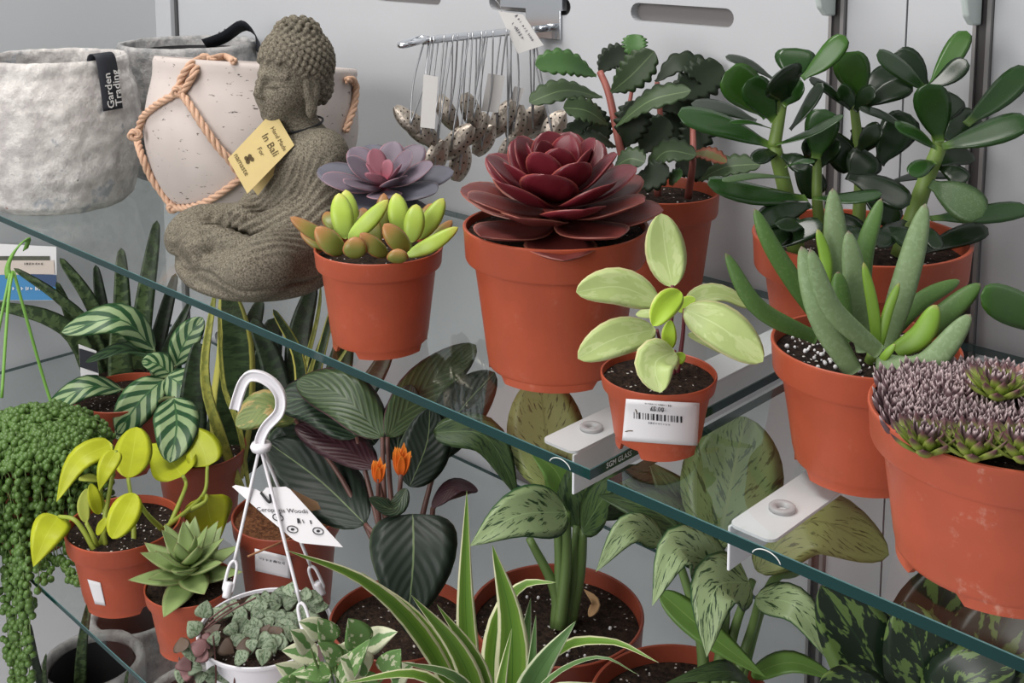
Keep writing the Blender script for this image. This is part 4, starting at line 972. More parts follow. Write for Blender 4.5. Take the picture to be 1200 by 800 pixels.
for k in range(60):
    t = (k+.5)/60; a = k*2.39996; r = 1.0*math.sqrt(t); x, y = r*math.cos(a), r*math.sin(a)
    if all((x-q[0])**2+(y-q[1])**2 > .075 for q in hs[:4]): hs.append((x, y, random.uniform(.021, .027), 2 if x > .2 and y > .0 and random.random() < .7 else 1))
for a, b, r, p in hs:
    q = rz*(a*R9)+fz*(b*R9); house(q.x, q.y, r, p, 0)
# stray jade leaves at the right edge belong to a plant whose pot is out of frame
cK = W(1310, 470, .86); cK.z = 0
pk = potted_at('jade_plant', 'jade plant leaning in at the right edge with one plump green leaf', cK, .04, .085)
pk.S([(1310, 430, 0), (1300, 400, 0), (1262, 390, 0)], [5, 4], 'jade_stem')
pk.L([(1262, 392, 0), (1200, 365, 0), (1149, 346, -1)], 46, 'jade_bright', tt=.2, tb=.25, fold=0, face=.8, shape='spoon', n=12)
# scalloped-leaf plant near the wall
cQ = W(772, 232, 1.262); hQ = cQ.z; cQ.z = 0
hQ = .05
while proj(cQ+UPZ*hQ-fz*.066)[1] > 239: hQ += .001
pq = potted_at('kalanchoe_plant', 'dark scallop-leaved plant with a reddish stem in a terracotta pot by the wall', cQ, .066, hQ, rb=.72, lip=.22)
K = dict(n=40, scallop=7, shape='obov', tb=.04, fold=.12)
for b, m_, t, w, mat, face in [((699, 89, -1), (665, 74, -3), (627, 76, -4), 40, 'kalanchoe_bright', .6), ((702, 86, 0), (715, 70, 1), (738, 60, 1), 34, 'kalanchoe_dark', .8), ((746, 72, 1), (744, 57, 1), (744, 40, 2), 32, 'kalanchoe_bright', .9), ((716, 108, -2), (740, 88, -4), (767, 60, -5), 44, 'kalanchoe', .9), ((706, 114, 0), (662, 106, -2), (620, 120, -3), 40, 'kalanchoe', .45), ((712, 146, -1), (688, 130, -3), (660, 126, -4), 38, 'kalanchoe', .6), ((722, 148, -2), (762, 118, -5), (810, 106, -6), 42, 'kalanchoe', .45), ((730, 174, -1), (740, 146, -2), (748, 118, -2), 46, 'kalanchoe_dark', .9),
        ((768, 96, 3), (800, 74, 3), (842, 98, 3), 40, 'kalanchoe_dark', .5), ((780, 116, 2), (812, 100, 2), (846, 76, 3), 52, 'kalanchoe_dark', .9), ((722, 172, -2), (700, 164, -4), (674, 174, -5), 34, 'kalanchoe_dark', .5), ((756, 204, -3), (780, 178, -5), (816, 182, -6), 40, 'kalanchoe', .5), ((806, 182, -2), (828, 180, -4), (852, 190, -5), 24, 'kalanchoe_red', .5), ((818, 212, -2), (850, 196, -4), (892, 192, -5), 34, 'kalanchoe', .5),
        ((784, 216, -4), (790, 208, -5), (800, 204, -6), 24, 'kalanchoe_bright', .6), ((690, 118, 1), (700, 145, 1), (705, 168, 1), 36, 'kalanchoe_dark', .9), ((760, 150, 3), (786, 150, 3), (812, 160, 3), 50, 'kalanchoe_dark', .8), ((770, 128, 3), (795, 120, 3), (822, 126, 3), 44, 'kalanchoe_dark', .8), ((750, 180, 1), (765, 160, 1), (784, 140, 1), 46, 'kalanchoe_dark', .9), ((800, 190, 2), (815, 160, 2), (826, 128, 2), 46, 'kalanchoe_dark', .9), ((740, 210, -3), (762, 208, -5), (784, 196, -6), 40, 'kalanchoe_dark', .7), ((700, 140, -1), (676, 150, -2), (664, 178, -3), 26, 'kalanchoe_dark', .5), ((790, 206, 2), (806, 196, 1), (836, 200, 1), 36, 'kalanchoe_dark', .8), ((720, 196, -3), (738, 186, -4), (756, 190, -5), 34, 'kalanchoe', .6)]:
    pq.L([b, m_, t], w, mat, face=face, **K)
pq.S([(742, 232, 0), (728, 178, -1), (714, 112, -1), (703, 84, 0)], [5.5, 4], 'kalanchoe_stem'); pq.S([(806, 232, -1), (812, 190, -2), (812, 150, 1)], [4.5, 3.5], 'kalanchoe_stem'); pq.S([(770, 232, 2), (775, 160, 2), (770, 96, 2)], [4.5, 3], 'kalanchoe_stem'); pq.S([(728, 172, -1), (738, 120, 0), (746, 72, 1)], [3, 2], 'kalanchoe_stem')
bq = bvh_of(pq.pot); sq = patch('price_label', bq, [(748, 246), (772, 250), (772, 285), (748, 280)], 'paper', pq.t); bars(sq, bq, 750, 771, 262, 268, 2, 8)

# ------------------------------------------------------------------ chrome hook with hanging perforated ornaments
w0 = PY(640, 33, YW); hk = thing('display_hook', 'chrome display hook clipped into the wall slot above the red rosette', 'hook', w0)
p0, p1 = PY(618, 43, YW), PY(659, 8, YW)
bevel(boxo('back_plate', (p0.x, YW-.004, p0.z), (p1.x, YW-.001, p1.z+.004), 'chrome', hk), .001)
boxo('plate_clip', (p0.x-.045, YW-.005, .296), (p1.x+.004, YW+.004, .311), 'chrome', hk)
tip = None; L = .02
while proj(w0-Vector((0, L, 0)))[0] > 496: L += .002
rod0 = w0-Vector((0, .003, 0)); rod1 = w0-Vector((0, L, 0))
tube('rod', [rod0, (rod0+rod1)/2, rod1], .0048, 'chrome', hk, sides=12)
lp = []
for k in range(25):
    a = 2*math.pi*k/24; lp.append(rod1-Vector((0, .016, 0))+Vector((.008*math.sin(a), .018*math.cos(a), .003*math.cos(a))))
tube('loop_end', lp, .0034, 'chrome', hk, n=40, sides=10)
def plate_geo(P, T, B, N, L, w):
    nu, nv = 7, 4; V, F = [], []
    def mp(s, t):     # s along 0..1, t across -1..1
        wd = w/2*(math.sin(math.pi*min(1, max(0, .06+s*.9)))**.55); return P+T*(L*s)+B*(t*wd)+N*(-.18*w*t*t+.05*L*math.sin(math.pi*s))
    for i in range(nu):
        for j in range(nv):
            s0, s1, t0, t1 = i/nu, (i+1)/nu, -1+2*j/nv, -1+2*(j+1)/nv; base = len(V)
            sq = [(s0, t0), ((s0+s1)/2, t0), (s1, t0), (s1, (t0+t1)/2), (s1, t1), ((s0+s1)/2, t1), (s0, t1), (s0, (t0+t1)/2)]
            for a, b in sq: V.append(mp(a, b))
            hole = 0 < i < nu-1 and (j in (0, 3) or (j in (1, 2) and i % 2))
            if hole:
                cs, ct = (s0+s1)/2, (t0+t1)/2; rs_, rt_ = (s1-s0)*.19, (t1-t0)*.17
                for a, b in sq:
                    an = math.atan2((b-ct)/(t1-t0), (a-cs)/(s1-s0)); V.append(mp(cs+rs_*math.cos(an), ct+rt_*math.sin(an)))
                for k in range(8): F.append((base+k, base+(k+1) % 8, base+8+(k+1) % 8, base+8+k))
            else: F.append(tuple(base+k for k in range(8)))
    return V, F
random.seed(31)
def plate_solid(P, T, B, N, L, w):
    V, F = [], []
    for i in range(8):
        s = i/7; wd = w/2*(math.sin(math.pi*min(1, max(0, .06+s*.9)))**.55)
        for j in range(5):
            t = -1+j/2; V.append(P+T*(L*(.02+.96*s))+B*(t*wd)+N*(-.18*w*t*t+.05*L*math.sin(math.pi*s)))
    F = [(i*5+j, i*5+j+1, i*5+j+6, i*5+j+5) for i in range(7) for j in range(4)]
    return V, F
places = [(488, 150, -38, 46, 17), (476, 140, -42, 40, 14), (500, 158, -40, 40, 15), (523, 132, -25, 44, 16), (536, 165, 42, 50, 19), (552, 130, -18, 44, 16), (556, 150, 38, 44, 18), (568, 165, 30, 40, 16), (588, 138, 30, 48, 18), (604, 145, 12, 46, 17), (628, 143, 30, 42, 24), (652, 150, 32, 44, 22), (512, 185, 20, 44, 18), (596, 178, 20, 40, 16), (540, 190, 12, 46, 18)]
names = ['leftmost', 'second from the left', 'third from the left', 'fourth from the left', 'fifth from the left', 'sixth from the left', 'seventh from the left', 'eighth from the left', 'ninth from the left', 'tenth from the left', 'eleventh from the left', 'twelfth from the left', 'thirteenth', 'fourteenth', 'fifteenth']
order = sorted(range(len(places)), key=lambda i: places[i][0]); rank = {i: k for k, i in enumerate(order)}
tags = {0: (503, 118, 17, 62, 4), 8: (578, 108, 20, 44, 8), 11: (603, 118, 12, 34, 12)}
for i, (u, v, ang_, Lp, wp) in enumerate(places):
    fr = min(1, max(0, (u-480)/150)); d = depth(rod1.lerp(rod0, fr))+random.uniform(-.012, .012)
    c = W(u, v, d); sc = d/FPX; a = math.radians(ang_)
    T = (UP*math.cos(a)+RT*math.sin(a)).normalized(); N = (-FW+RT*random.uniform(-.5, .5)+UP*.2); N = (N-T*N.dot(T)).normalized(); B = T.cross(N)
    P = c-T*(Lp*sc/2)
    o = thing('metal_ornament', 'perforated silver ornament %s on the chrome hook' % ('hanging lowest, %s' % names[rank[i]] if v > 170 else 'hanging on cords, %s' % names[rank[i]]), 'ornament', c, 'perforated ornaments on the hook')
    pv, pf_ = plate_geo(P, T, B, N, Lp*sc, wp*sc*1.45); po = mesh('perforated_plate', pv, pf_, 'silver', o, smooth=False); mesh('dark_hole_backing', *plate_solid(P-N*.0022, T, B, N, Lp*sc, wp*sc*1.36), 'upright_slot', o); so = po.modifiers.new('t', 'SOLIDIFY'); so.thickness = .0008; so.offset = 0  # added dark sheet behind each plate, only to make its holes look dark
    rp = rod1.lerp(rod0, min(.9, fr*.85+random.uniform(0, .05)))
    low = c-T*(Lp*sc*.2)
    for sgn in (-1, 1):
        tube('cord', [rp+Vector((sgn*.0045, 0, .004)), rp.lerp(low, .5)+RT*sgn*.004+RT*random.uniform(-.004, .004), low+N*.003], .0011, 'silver_cord', o, sides=5)
    if i in tags:
        tu, tv, tw, th_px, tl = tags[i]; dd = d-.025
        q = [W(tu-tw/2+tl*.5, tv-th_px/2, dd), W(tu+tw/2+tl*.5, tv-th_px/2+3, dd), W(tu+tw/2-tl*.5, tv+th_px/2+2, dd), W(tu-tw/2-tl*.5, tv+th_px/2, dd)]
        sheet('hang_tag', q, 'paper_grey', o)
# white price tag hanging from the hook
dtg = depth(rod0)-.05
q = [W(584, 13, dtg), W(613, 17, dtg), W(637, 53, dtg-.004), W(607, 63, dtg-.004)]
tg = thing('price_tag', 'white paper price tag with small print hanging over the chrome hook', 'tag', (q[2]+q[3])/2)
pg = sheet('paper_card', q, 'paper_grey', tg)
e1 = (q[2]-q[1]).normalized(); e2 = (q[1]-q[0]); e2 = (e2-e1*e2.dot(e1)).normalized(); n3 = e1.cross(e2); s3 = 1 if n3.dot(CAM-q[0]) > 0 else -1; cc = (q[0]+q[1]+q[2]+q[3])/4
for k, t in enumerate((9, 6)):
    print_on('lettering', scribble(t, .0075, k+5), plane_fn(cc+e2*(.006-.009*k)+n3*s3*.0008, e1, e2*s3, 0), 'ink_grey', pg)
tube('tag_cord', [W(588, 14, dtg), W(585, 5, dtg-.003), W(578, -3, dtg)], .0004, 'silver_cord', tg, sides=5)
# ------------------------------------------------------------------ plants of the lower shelf
TH = dict(tb=.03, fold=.12, n=12)
# bright yellow-green philodendron
py = potted('philodendron_plant', 'bright yellow-green heart-leaved plant in a terracotta pot with a small white label', 150, 130, 645, 723, ZL, rb=.72, lip=.24, na=1.0, soil='soil_perlite')
for pts, w, m, kw in [([(131, 520, -1), (92, 540, -4), (66, 588, -5)], 32, 'neon', dict(face=.6, shape='heart')), ([(150, 560, 1), (156, 530, 6), (160, 500, 10)], 44, 'neon', dict(face=.9, shape='oval')), ([(136, 528, -2), (124, 550, -4), (116, 575, -4)], 24, 'neon', dict(face=.7, shape='heart')), ([(214, 558, 6), (198, 538, 10), (174, 520, 14)], 52, 'neon', dict(face=.8, shape='heart')),
        ([(243, 546, 8), (236, 522, 10), (218, 498, 12)], 42, 'neon', dict(face=.8, shape='heart')), ([(158, 578, -5), (146, 602, -7), (131, 631, -8)], 36, 'neon', dict(face=.85, shape='oval')), ([(69, 605, -3), (54, 628, -6), (39, 664, -7)], 42, 'neon', dict(face=.75, shape='heart')), ([(242, 580, 5), (246, 606, 6), (256, 636, 6)], 56, 'neon', dict(face=.9, shape='heart')),
        ([(101, 612, -4), (98, 592, -4), (102, 572, -4)], 15, 'neon_pale', dict(face=.7)), ([(117, 602, -3), (111, 584, -4), (106, 566, -4)], 16, 'neon', dict(face=.7)), ([(113, 626, -5), (120, 615, -6), (124, 606, -6)], 12, 'neon', dict(face=.7)), ([(118, 562, -3), (104, 560, -4), (92, 562, -5)], 12, 'neon_pale', dict(face=.5))]:
    py.L(pts, w, m, **{**TH, **kw})
for pts in [[(112, 648, -4), (98, 622, -4), (86, 608, -4), (69, 605, -3)], [(157, 636, -2), (156, 600, -1), (150, 560, 1)], [(196, 622, 0), (214, 580, 4), (218, 566, 6), (214, 557, 6)], [(192, 620, -1), (222, 596, 3), (240, 576, 6), (243, 546, 8)], [(114, 648, -3), (124, 612, -3), (118, 570, -2), (131, 521, -1)], [(190, 620, -2), (172, 602, -4), (158, 580, -5)], [(116, 645, -3), (110, 630, -4), (101, 612, -4)], [(124, 640, -3), (122, 615, -3), (134, 545, -2), (136, 528, -2)], [(222, 598, 3), (240, 588, 4), (242, 580, 5)]]:
    py.S(pts, [3.2, 2.2], 'neon_stem')
b_ = bvh_of(py.pot); patch('price_label', b_, [(103, 678), (118, 682), (124, 709), (112, 707)], 'paper', py.t)
# small pointed rosette
pa = potted('agave_echeveria', 'small spiky grey-green rosette succulent in a small terracotta pot', 226, 102, 711, 775, ZL, rb=.72, lip=.2, na=2.0, soil_z=.95)
random.seed(4)
tube('stem', [pa.c+UPZ*(pa.h*.9), pa.c+UPZ*(pa.h+.02)], .006, 'jade_stem', pa.t)
rosette(pa.t, pa.c+UPZ*(pa.h+.004), 24, .038, .068, 'agave_green', wr=.50, el0=74, el1=6, shape='acum', tt=.10, tb=.24, power=.7, lift=.10, a0=.4, rise=.024, fold=.2, tilt=8)
# striped calathea
pc_ = potted('calathea_plant', 'calathea with silvery striped leaves in a terracotta pot with a plant tag', 152, 116, 482, 560, ZL, rb=.72, lip=.22)
for pts, w, m, kw in [([(181, 410, 0), (140, 374, -4), (72, 389, -6)], 40, 'calathea', dict(face=.6)), ([(142, 456, -2), (100, 454, -5), (51, 484, -7)], 32, 'calathea', dict(face=.5)), ([(202, 440, -2), (184, 426, -3), (166, 424, -4)], 28, 'calathea', dict(face=.7)), ([(192, 444, -3), (164, 470, -6), (138, 508, -7)], 46, 'calathea', dict(face=.75)), ([(196, 440, -3), (222, 456, -5), (248, 474, -5)], 46, 'calathea', dict(face=.75)),
        ([(204, 466, -14), (207, 500, -21), (199, 542, -25)], 54, 'calathea', dict(face=.85)), ([(206, 428, 0), (218, 398, 0), (238, 372, 0)], 34, 'calathea', dict(face=.8)), ([(182, 420, -1), (146, 408, -3), (100, 424, -4)], 22, 'calathea_dull', dict(face=.3)), ([(165, 492, -4), (150, 500, -6), (136, 514, -7)], 26, 'calathea', dict(face=.6)), ([(200, 450, 0), (190, 430, 1), (176, 438, 1)], 40, 'calathea_dull', dict(face=.7)), ([(190, 470, 0), (215, 480, 0), (230, 500, 0)], 40, 'calathea_dull', dict(face=.7))]:
    pc_.L(pts, w, m, shape='oval', **{**TH, 'n': 14, **kw})
for a in [(181, 410, 0), (142, 456, -2), (202, 440, -2), (192, 444, -3), (196, 440, -3), (204, 466, -13), (206, 428, 0), (182, 420, -1)]:
    pc_.S([(158+(a[0]-160)*.25, 486, 0), ((a[0]+168)/2+4, (a[1]+486)/2-8, a[2]/2), a], [2.4, 1.6], 'calathea_stem')
dtg = pc_.D+.03
tgc = sheet('plant_tag', [W(92, 403, dtg), W(113, 411, dtg), W(119, 476, dtg-.005), W(97, 470, dtg-.005)], 'card_white', pc_.t)
for nm, qq, mt in (('tag_picture', [(92.5, 408), (113, 414), (115, 437), (94, 430)], 'black_label'), ('tag_foot', [(99, 464), (116.5, 466), (118.5, 475.5), (97.5, 470)], 'teal')):
    sheet(nm, [W(u, v, dtg-.0025) for u, v in qq], mt, tgc, .0004)
# snake plant behind it
cS1 = W(150, 505, 1.80); cS1.z = ZL
ps = potted_at('snake_plant', 'dark banded snake plant with upright blades behind the striped calathea', cS1, .058, .09, lip=.2)
ps.D = depth(cS1)
for pts, w, m in [([(140, 520, 0), (98, 410, -3), (60, 374, -5), (-12, 356, -8)], 28, 'snake'), ([(138, 500, 0), (110, 395, -2), (70, 350, -4), (16, 314, -5)], 18, 'snake'), ([(140, 510, 1), (124, 400, 0), (104, 350, -1), (70, 302, -2)], 24, 'snake'), ([(140, 500, 0), (102, 430, -2), (82, 370, -2), (66, 330, -2)], 20, 'snake'), ([(148, 520, 0), (144, 400, 0), (142, 290, 0)], 30, 'snake'), ([(152, 520, 0), (166, 380, 0), (184, 258, 0)], 30, 'snake'), ([(150, 520, -3), (142, 440, -4), (138, 370, -4)], 38, 'snake'), ([(158, 520, 1), (192, 420, 2), (224, 352, 3)], 20, 'snake_dark'), ([(155, 520, 2), (185, 400, 3), (206, 320, 4)], 26, 'snake_dark'), ([(142, 520, 3), (125, 400, 4), (112, 310, 5)], 24, 'snake_dark')]:
    ps.L(pts, w, m, shape='blade', n=20, tb=.1, fold=.25, face=.9)
# gold-edged snake plant
pg_ = potted('snake_plant', 'gold-edged snake plant in a dark terracotta pot behind the yellow-leaved plant', 238, 106, 548, 628, ZL, rb=.74, lip=.2, mat='terracotta_dark', soil_z=.86)
pg_.D = depth(pg_.c)
for pts, w, m in [([(284, 575, -2), (262, 520, -3), (240, 440, -4), (252, 340, -4)], 15, 'snake_yellow'), ([(268, 560, 2), (272, 480, 2), (276, 405, 1), (266, 338, 0)], 62, 'snake_gold'), ([(242, 560, 3), (270, 460, 3), (306, 350, 2)], 40, 'snake_dark'), ([(262, 560, 5), (300, 470, 7), (322, 372, 8)], 56, 'snake_dark'), ([(250, 560, 5), (300, 520, 8), (336, 440, 9)], 50, 'snake_dark'), ([(225, 560, 3), (226, 470, 4), (232, 400, 4)], 40, 'snake_dark'), ([(292, 575, -1), (280, 500, -2), (262, 450, -2), (256, 360, -3)], 8, 'snake_yellow')]:
    pg_.L(pts, w, m, shape='blade', n=20, tb=.1, fold=.2, face=.95)
# pot with a cream-striped dracaena, seen partly through the glass
pb = potted('dracaena_plant', 'narrow-leaved gold-striped plant in a terracotta pot with a handwritten sticker', 340, 126, 633, 735, ZL, rb=.76, lip=.18, mat='terracotta_dark', soil='soil_coir', soil_z=.93)
for pts, w, m in [([(340, 618, 4), (352, 500, 6), (350, 420, 6), (320, 362, 5)], 22, 'snake_gold'), ([(345, 618, 4), (362, 480, 7), (385, 380, 8), (402, 330, 8)], 16, 'snake_gold'), ([(340, 618, 5), (350, 470, 8), (372, 372, 9), (376, 335, 9)], 9, 'snake_yellow'), ([(342, 618, 5), (356, 470, 9), (372, 410, 10), (396, 355, 10)], 7, 'snake_yellow'), ([(348, 618, 5), (360, 500, 6), (378, 455, 6), (412, 400, 6)], 8, 'snake_yellow'), ([(338, 618, 6), (330, 500, 9), (320, 430, 10), (296, 372, 10)], 44, 'snake_dark'), ([(345, 618, 7), (352, 480, 10), (350, 400, 12), (368, 330, 12)], 46, 'snake_dark'), ([(352, 618, 7), (385, 490, 10), (398, 430, 12), (408, 380, 12)], 50, 'aglaonema_dark'), ([(348, 618, 7), (400, 500, 12), (440, 440, 12), (460, 400, 12)], 40, 'snake_dark')]:
    pb.L(pts, w, m, shape='blade', n=20, tb=.08, fold=.2, face=.9)
pb.S([(346, 628, -4), (318, 640, -7), (290, 652, -8)], 1.2, 'twig', name='twig')
bb = bvh_of(pb.pot); sb = patch('price_label', bb, [(300, 641), (340, 651), (340, 676), (301, 667)], 'paper', pb.t, off=.0024); surf_text(8, bb, 320, 655, 6, .22, 'ink_grey', sb, off=.0032)
# string of pearls, pot standing at the shelf's end, strands falling over the edge
cP = PZ(8, 668, ZL)+Vector((-.045, .055, 0))
pp = potted_at('string_of_pearls', 'string of pearls spilling green beads over its pot at the left edge', cP, .060, .125, mat='terracotta_dark', notch=0)
random.seed(17)
beads, vines = [], []
ctop = cP+UPZ*.132
def droop(a, L, r0, out, zdome):
    d = Vector((math.cos(a), math.sin(a), 0)); pts = [ctop+d*r0+UPZ*zdome*(1-(r0/.09)**2)]
    r = r0; z = pts[0].z
    n = max(3, int(L/.012))
    for i in range(n):
        if r < .064+out: r += .010; z -= .0015+.004*max(0, (r-.045)/.03)
        else: z -= .0118; r += random.uniform(-.001, .0012)
        q = Vector((cP.x, cP.y, 0))+d*r; q.z = z
        if q.z < ZL+.012 and q.y > -.113 and (q-cP).length > 0: q.z = ZL+.012; r += .010; q = Vector((cP.x+d.x*r, cP.y+d.y*r, ZL+.012)); z = q.z
        pts.append(q+Vector((random.uniform(-.002, .002), random.uniform(-.002, .002), 0)))
    return pts
ca_ = math.atan2(CAM.y-cP.y, CAM.x-cP.x)
for k in range(150):
    a = ca_+random.gauss(0, 1.15); r0 = .085*math.sqrt(random.random()); front = math.cos(a-(-1.9))
    L = random.uniform(.06, .16)+(.0 if random.random() < .55 else .10)
    if -2.6 < ((a+math.pi) % (2*math.pi))-math.pi < -1.25 and random.random() < .75: L += random.uniform(.2, .44)
    pts = spline(droop(a, L, r0*.75, random.uniform(.0, .022), .030), int(L/.006)+4)
    vines.append(tube_geo(pts, .0006, 4))
    for p in pts[::1]:
        if random.random() < .5: beads.append(sphere_geo(p+Vector((random.uniform(-.005, .005), random.uniform(-.005, .005), random.uniform(-.004, .003))), random.uniform(.0037, .0052), 8, 6))
for k in range(300):
    a = random.uniform(0, 6.283); r = .072*math.sqrt(random.random()); beads.append(sphere_geo(ctop+Vector((r*math.cos(a), r*math.sin(a), .032*(1-(r/.085)**2)+random.uniform(-.004, .004))), random.uniform(.0040, .0054), 8, 6))
for u, v0, v1 in ((1, 590, 830), (6, 600, 830), (10, 596, 830), (14, 600, 815), (18, 605, 830), (22, 604, 800), (26, 610, 812), (31, 618, 770), (24, 600, 830), (3, 580, 800), (34, 640, 716), (44, 610, 690)):
    a = PY(u-6, v0, -.100); b = PY(u, v0+40, -.124); e = b.copy()
    while proj(e)[1] < v1: e.z -= .004
    pts = spline([ctop+(a-ctop)*.5+UPZ*.02, a, b, e+Vector((random.uniform(-.006, .006), 0, 0))], int((b.z-e.z)/.0055)+8); vines.append(tube_geo(pts, .0006, 4))
    for p in pts:
        if random.random() < .8: beads.append(sphere_geo(p+Vector((random.uniform(-.006, .006), random.uniform(-.005, .002), random.uniform(-.003, .003))), random.uniform(.0037, .0050), 8, 6))
v, f = merge(beads); o = mesh('bead_leaves', v, f, 'pearl', pp.t); o['kind'] = 'stuff'
v, f = merge(vines); o = mesh('trailing_stems', v, f, 'pearl_stem', pp.t); o['kind'] = 'stuff'
dH = depth(ctop)+.14; hk_ = W(20, 300, dH)
tube('hanger_strand', [W(62, 478, dH+.01), W(50, 440, dH+.01), W(28, 362, dH), W(16, 318, dH)], .0022, 'hanger_green', pp.t); tube('hanger_strand', [W(-14, 470, dH-.03), W(-4, 400, dH-.02), W(12, 320, dH)], .0022, 'hanger_green', pp.t); tube('hanger_strand', [W(2, 466, dH-.08), W(10, 350, dH-.03), W(15, 318, dH)], .0022, 'hanger_green', pp.t)
ribbon('hanger_hook', spline([W(10, 325, dH), W(9, 312, dH), W(16, 296, dH), W(27, 283, dH), W(33, 281, dH+.01), W(30, 292, dH+.02)], 16), (RT*.8+UP*.5).normalized(), .009, 'hanger_green', pp.t, .002)
# leaflet standing behind, by the wall
dl = 1.98
lf = thing('leaflet', 'white and blue printed leaflet on the side wall behind the snake plant', 'leaflet', W(30, 355, dl))
sheet('leaflet_card', [W(-30, 284, dl), W(66, 289, dl), W(67, 352, dl), W(-30, 352, dl)], 'card_white', lf)
for nm, qq, mt in (('picture_band', [(-29, 300), (58, 300), (58, 305), (-29, 305)], 'card_scenery'), ('beige_band', [(-29, 305), (63, 305), (64, 321), (-29, 322)], 'card_beige'), ('blue_band', [(-29, 322), (66, 322), (66.5, 351.5), (-29, 351.5)], 'card_blue'), ('navy_band', [(36, 321), (66, 322), (66, 336), (40, 334)], 'card_navy')):
    sheet(nm, [W(u, v, dl-(.002 if nm != 'navy_band' else .003)) for u, v in qq], mt, lf, .0004)
ff = plane_fn(W(30, 338, dl-.004), RT, UP, 0); print_on('lettering', scribble(9, .011, 3), ff, 'ink_white', lf); ff = plane_fn(W(40, 309, dl-.004), RT, UP, 0); print_on('lettering', scribble(7, .008, 4), ff, 'ink', lf)

# white hanging pot of hearts
cH = PZ(314, 842, ZL); R_H = .0645; hH = .05
while proj(cH+UPZ*hH)[1] > 733: hH += .001
thH = thing('hanging_pot', 'white hanging pot of trailing marbled heart leaves with a white plastic hook', 'potted plant', cH)
pot_parts(thH, cH, R_H, hH, .78, .06, 'white_plastic', 'soil', .93, 0)
pHt = Plant(thH, depth(cH+UPZ*hH))
jx = W(306, 527, pHt.D)
rim_pts = [(267, 692, -2.5), (361, 742, -5), (375, 690, 3.5)]
for i, q in enumerate(rim_pts):
    e = pHt.p(q); a = jx+RT*(.002*(i-1))
    clip = e+(a-e).normalized()*.028
    tube('hanger_strand', [a, (a+clip)/2, clip], .0017, 'white_plastic', thH, sides=7)
    dv = (a-e).normalized(); sdv = dv.cross(FW).normalized()
    lpp = [clip-sdv*.0004, clip-dv*.005+sdv*.0034, clip-dv*.020+sdv*.0044, e+sdv*.0036, e-sdv*.0036, clip-dv*.020-sdv*.0044, clip-dv*.005-sdv*.0034, clip]
    tube('strand_clip', lpp, .0016, 'white_plastic', thH, n=36, sides=6); tube('clip_foot', [e+dv*.008, e-dv*.006], .0042, 'white_plastic', thH, sides=8)
hkp = [(307, 528), (305, 516), (312, 500), (327, 483), (329, 466), (322, 452), (308, 442), (294, 440), (286, 447), (280, 462), (275, 480)]
hp_ = spline([W(u, v, pHt.D) for u, v in hkp], 40)
V, F = [], []
for i, p in enumerate(hp_):    # I-shaped moulded hook section
    T = (hp_[min(i+1, 40)]-hp_[max(i-1, 0)]).normalized(); sd_ = T.cross(FW).normalized(); nn = -FW
    for a, b in ((-.0052, -.003), (.0052, -.003), (.0052, .0035), (.0034, .0035), (.0028, .0012), (-.0028, .0012), (-.0034, .0035), (-.0052, .0035)): V.append(p+sd_*a+nn*b)
for i in range(40):
    for k in range(8): F.append((i*8+k, i*8+(k+1) % 8, (i+1)*8+(k+1) % 8, (i+1)*8+k))
F += [tuple(range(8))[::-1], tuple(320+k for k in range(8))]
bevel(mesh('hook', V, F, 'white_plastic', thH, smooth=False), .0008, 1)
v, f = merge([lathe_geo([(.0005, -.004), (.009, -.004), (.0105, .0), (.009, .003), (.0005, .003)], 16, jx+UPZ*.004)]); mesh('hook_collar', v, f, 'white_plastic', thH)
# hearts
random.seed(8)
HL = [(640,240),(608,262),(725,210),(800,180),(905,200),(805,265),(415,300),(575,355),(460,360),(540,270),(660,295),(940,300),(1000,295),(850,350),(720,370),(770,430),(520,445),(415,450),(460,510),(540,560),(690,520),(640,400),(740,520),(285,510),(620,630),(510,680),(150,430),(230,305),(140,600),(170,700),(265,750),(355,760),(75,760),(470,620),(690,300),(940,370),(975,385),(560,470),(625,525),(800,470),(720,440),(370,330),(890,330),(770,370),(560,410),(480,420),(800,400),(660,560),(200,770),(430,770),(520,770),(320,330),(690,250),(860,240),(960,240),(600,320),(680,360)]
HB = [(380,570,'b'),(590,725,'d'),(75,540,'b'),(100,680,'p'),(230,530,'p'),(200,620,'p'),(250,580,'b'),(120,720,'p'),(290,450,'b'),(180,560,'p'),(640,460,'d'),(700,480,'d'),(490,560,'d')]
zso = cH.z+hH*.95
def heart(x, y, mat, sz):
    u, v = 200+x/5.714, 660+y/5.714
    ins = (u-314)**2/66**2+(v-733)**2/42**2 < 1
    p = PZ(u, v, zso+.012) if ins else W(u, v, pHt.D-(.045 if v > 745 else .035)-(.02 if u < 240 else 0))
    q = proj(p); d = q[2]; sc = d/FPX*sz; a = random.uniform(0, 6.283)
    n = (UPZ*.75-FW*.65+RT*random.uniform(-.35, .35)+UP*random.uniform(-.2, .3)).normalized(); ax = (RT*math.cos(a)+UP*math.sin(a)); ax = (ax-n*ax.dot(n)).normalized()
    leaf(thH, [p-ax*sc*.5, p+n*.0012, p+ax*sc*.5], sc*1.12, mat, shape='heart', tt=.05, tb=.12, fold=.1, hint=n, n=8)
    return p
hps = [heart(x, y, 'hearts', random.uniform(16, 21)) for x, y in HL]
for x, y, k in HB: heart(x, y, {'b': 'hearts_brown', 'd': 'hearts_brown', 'p': 'hearts_pink'}[k], 19)
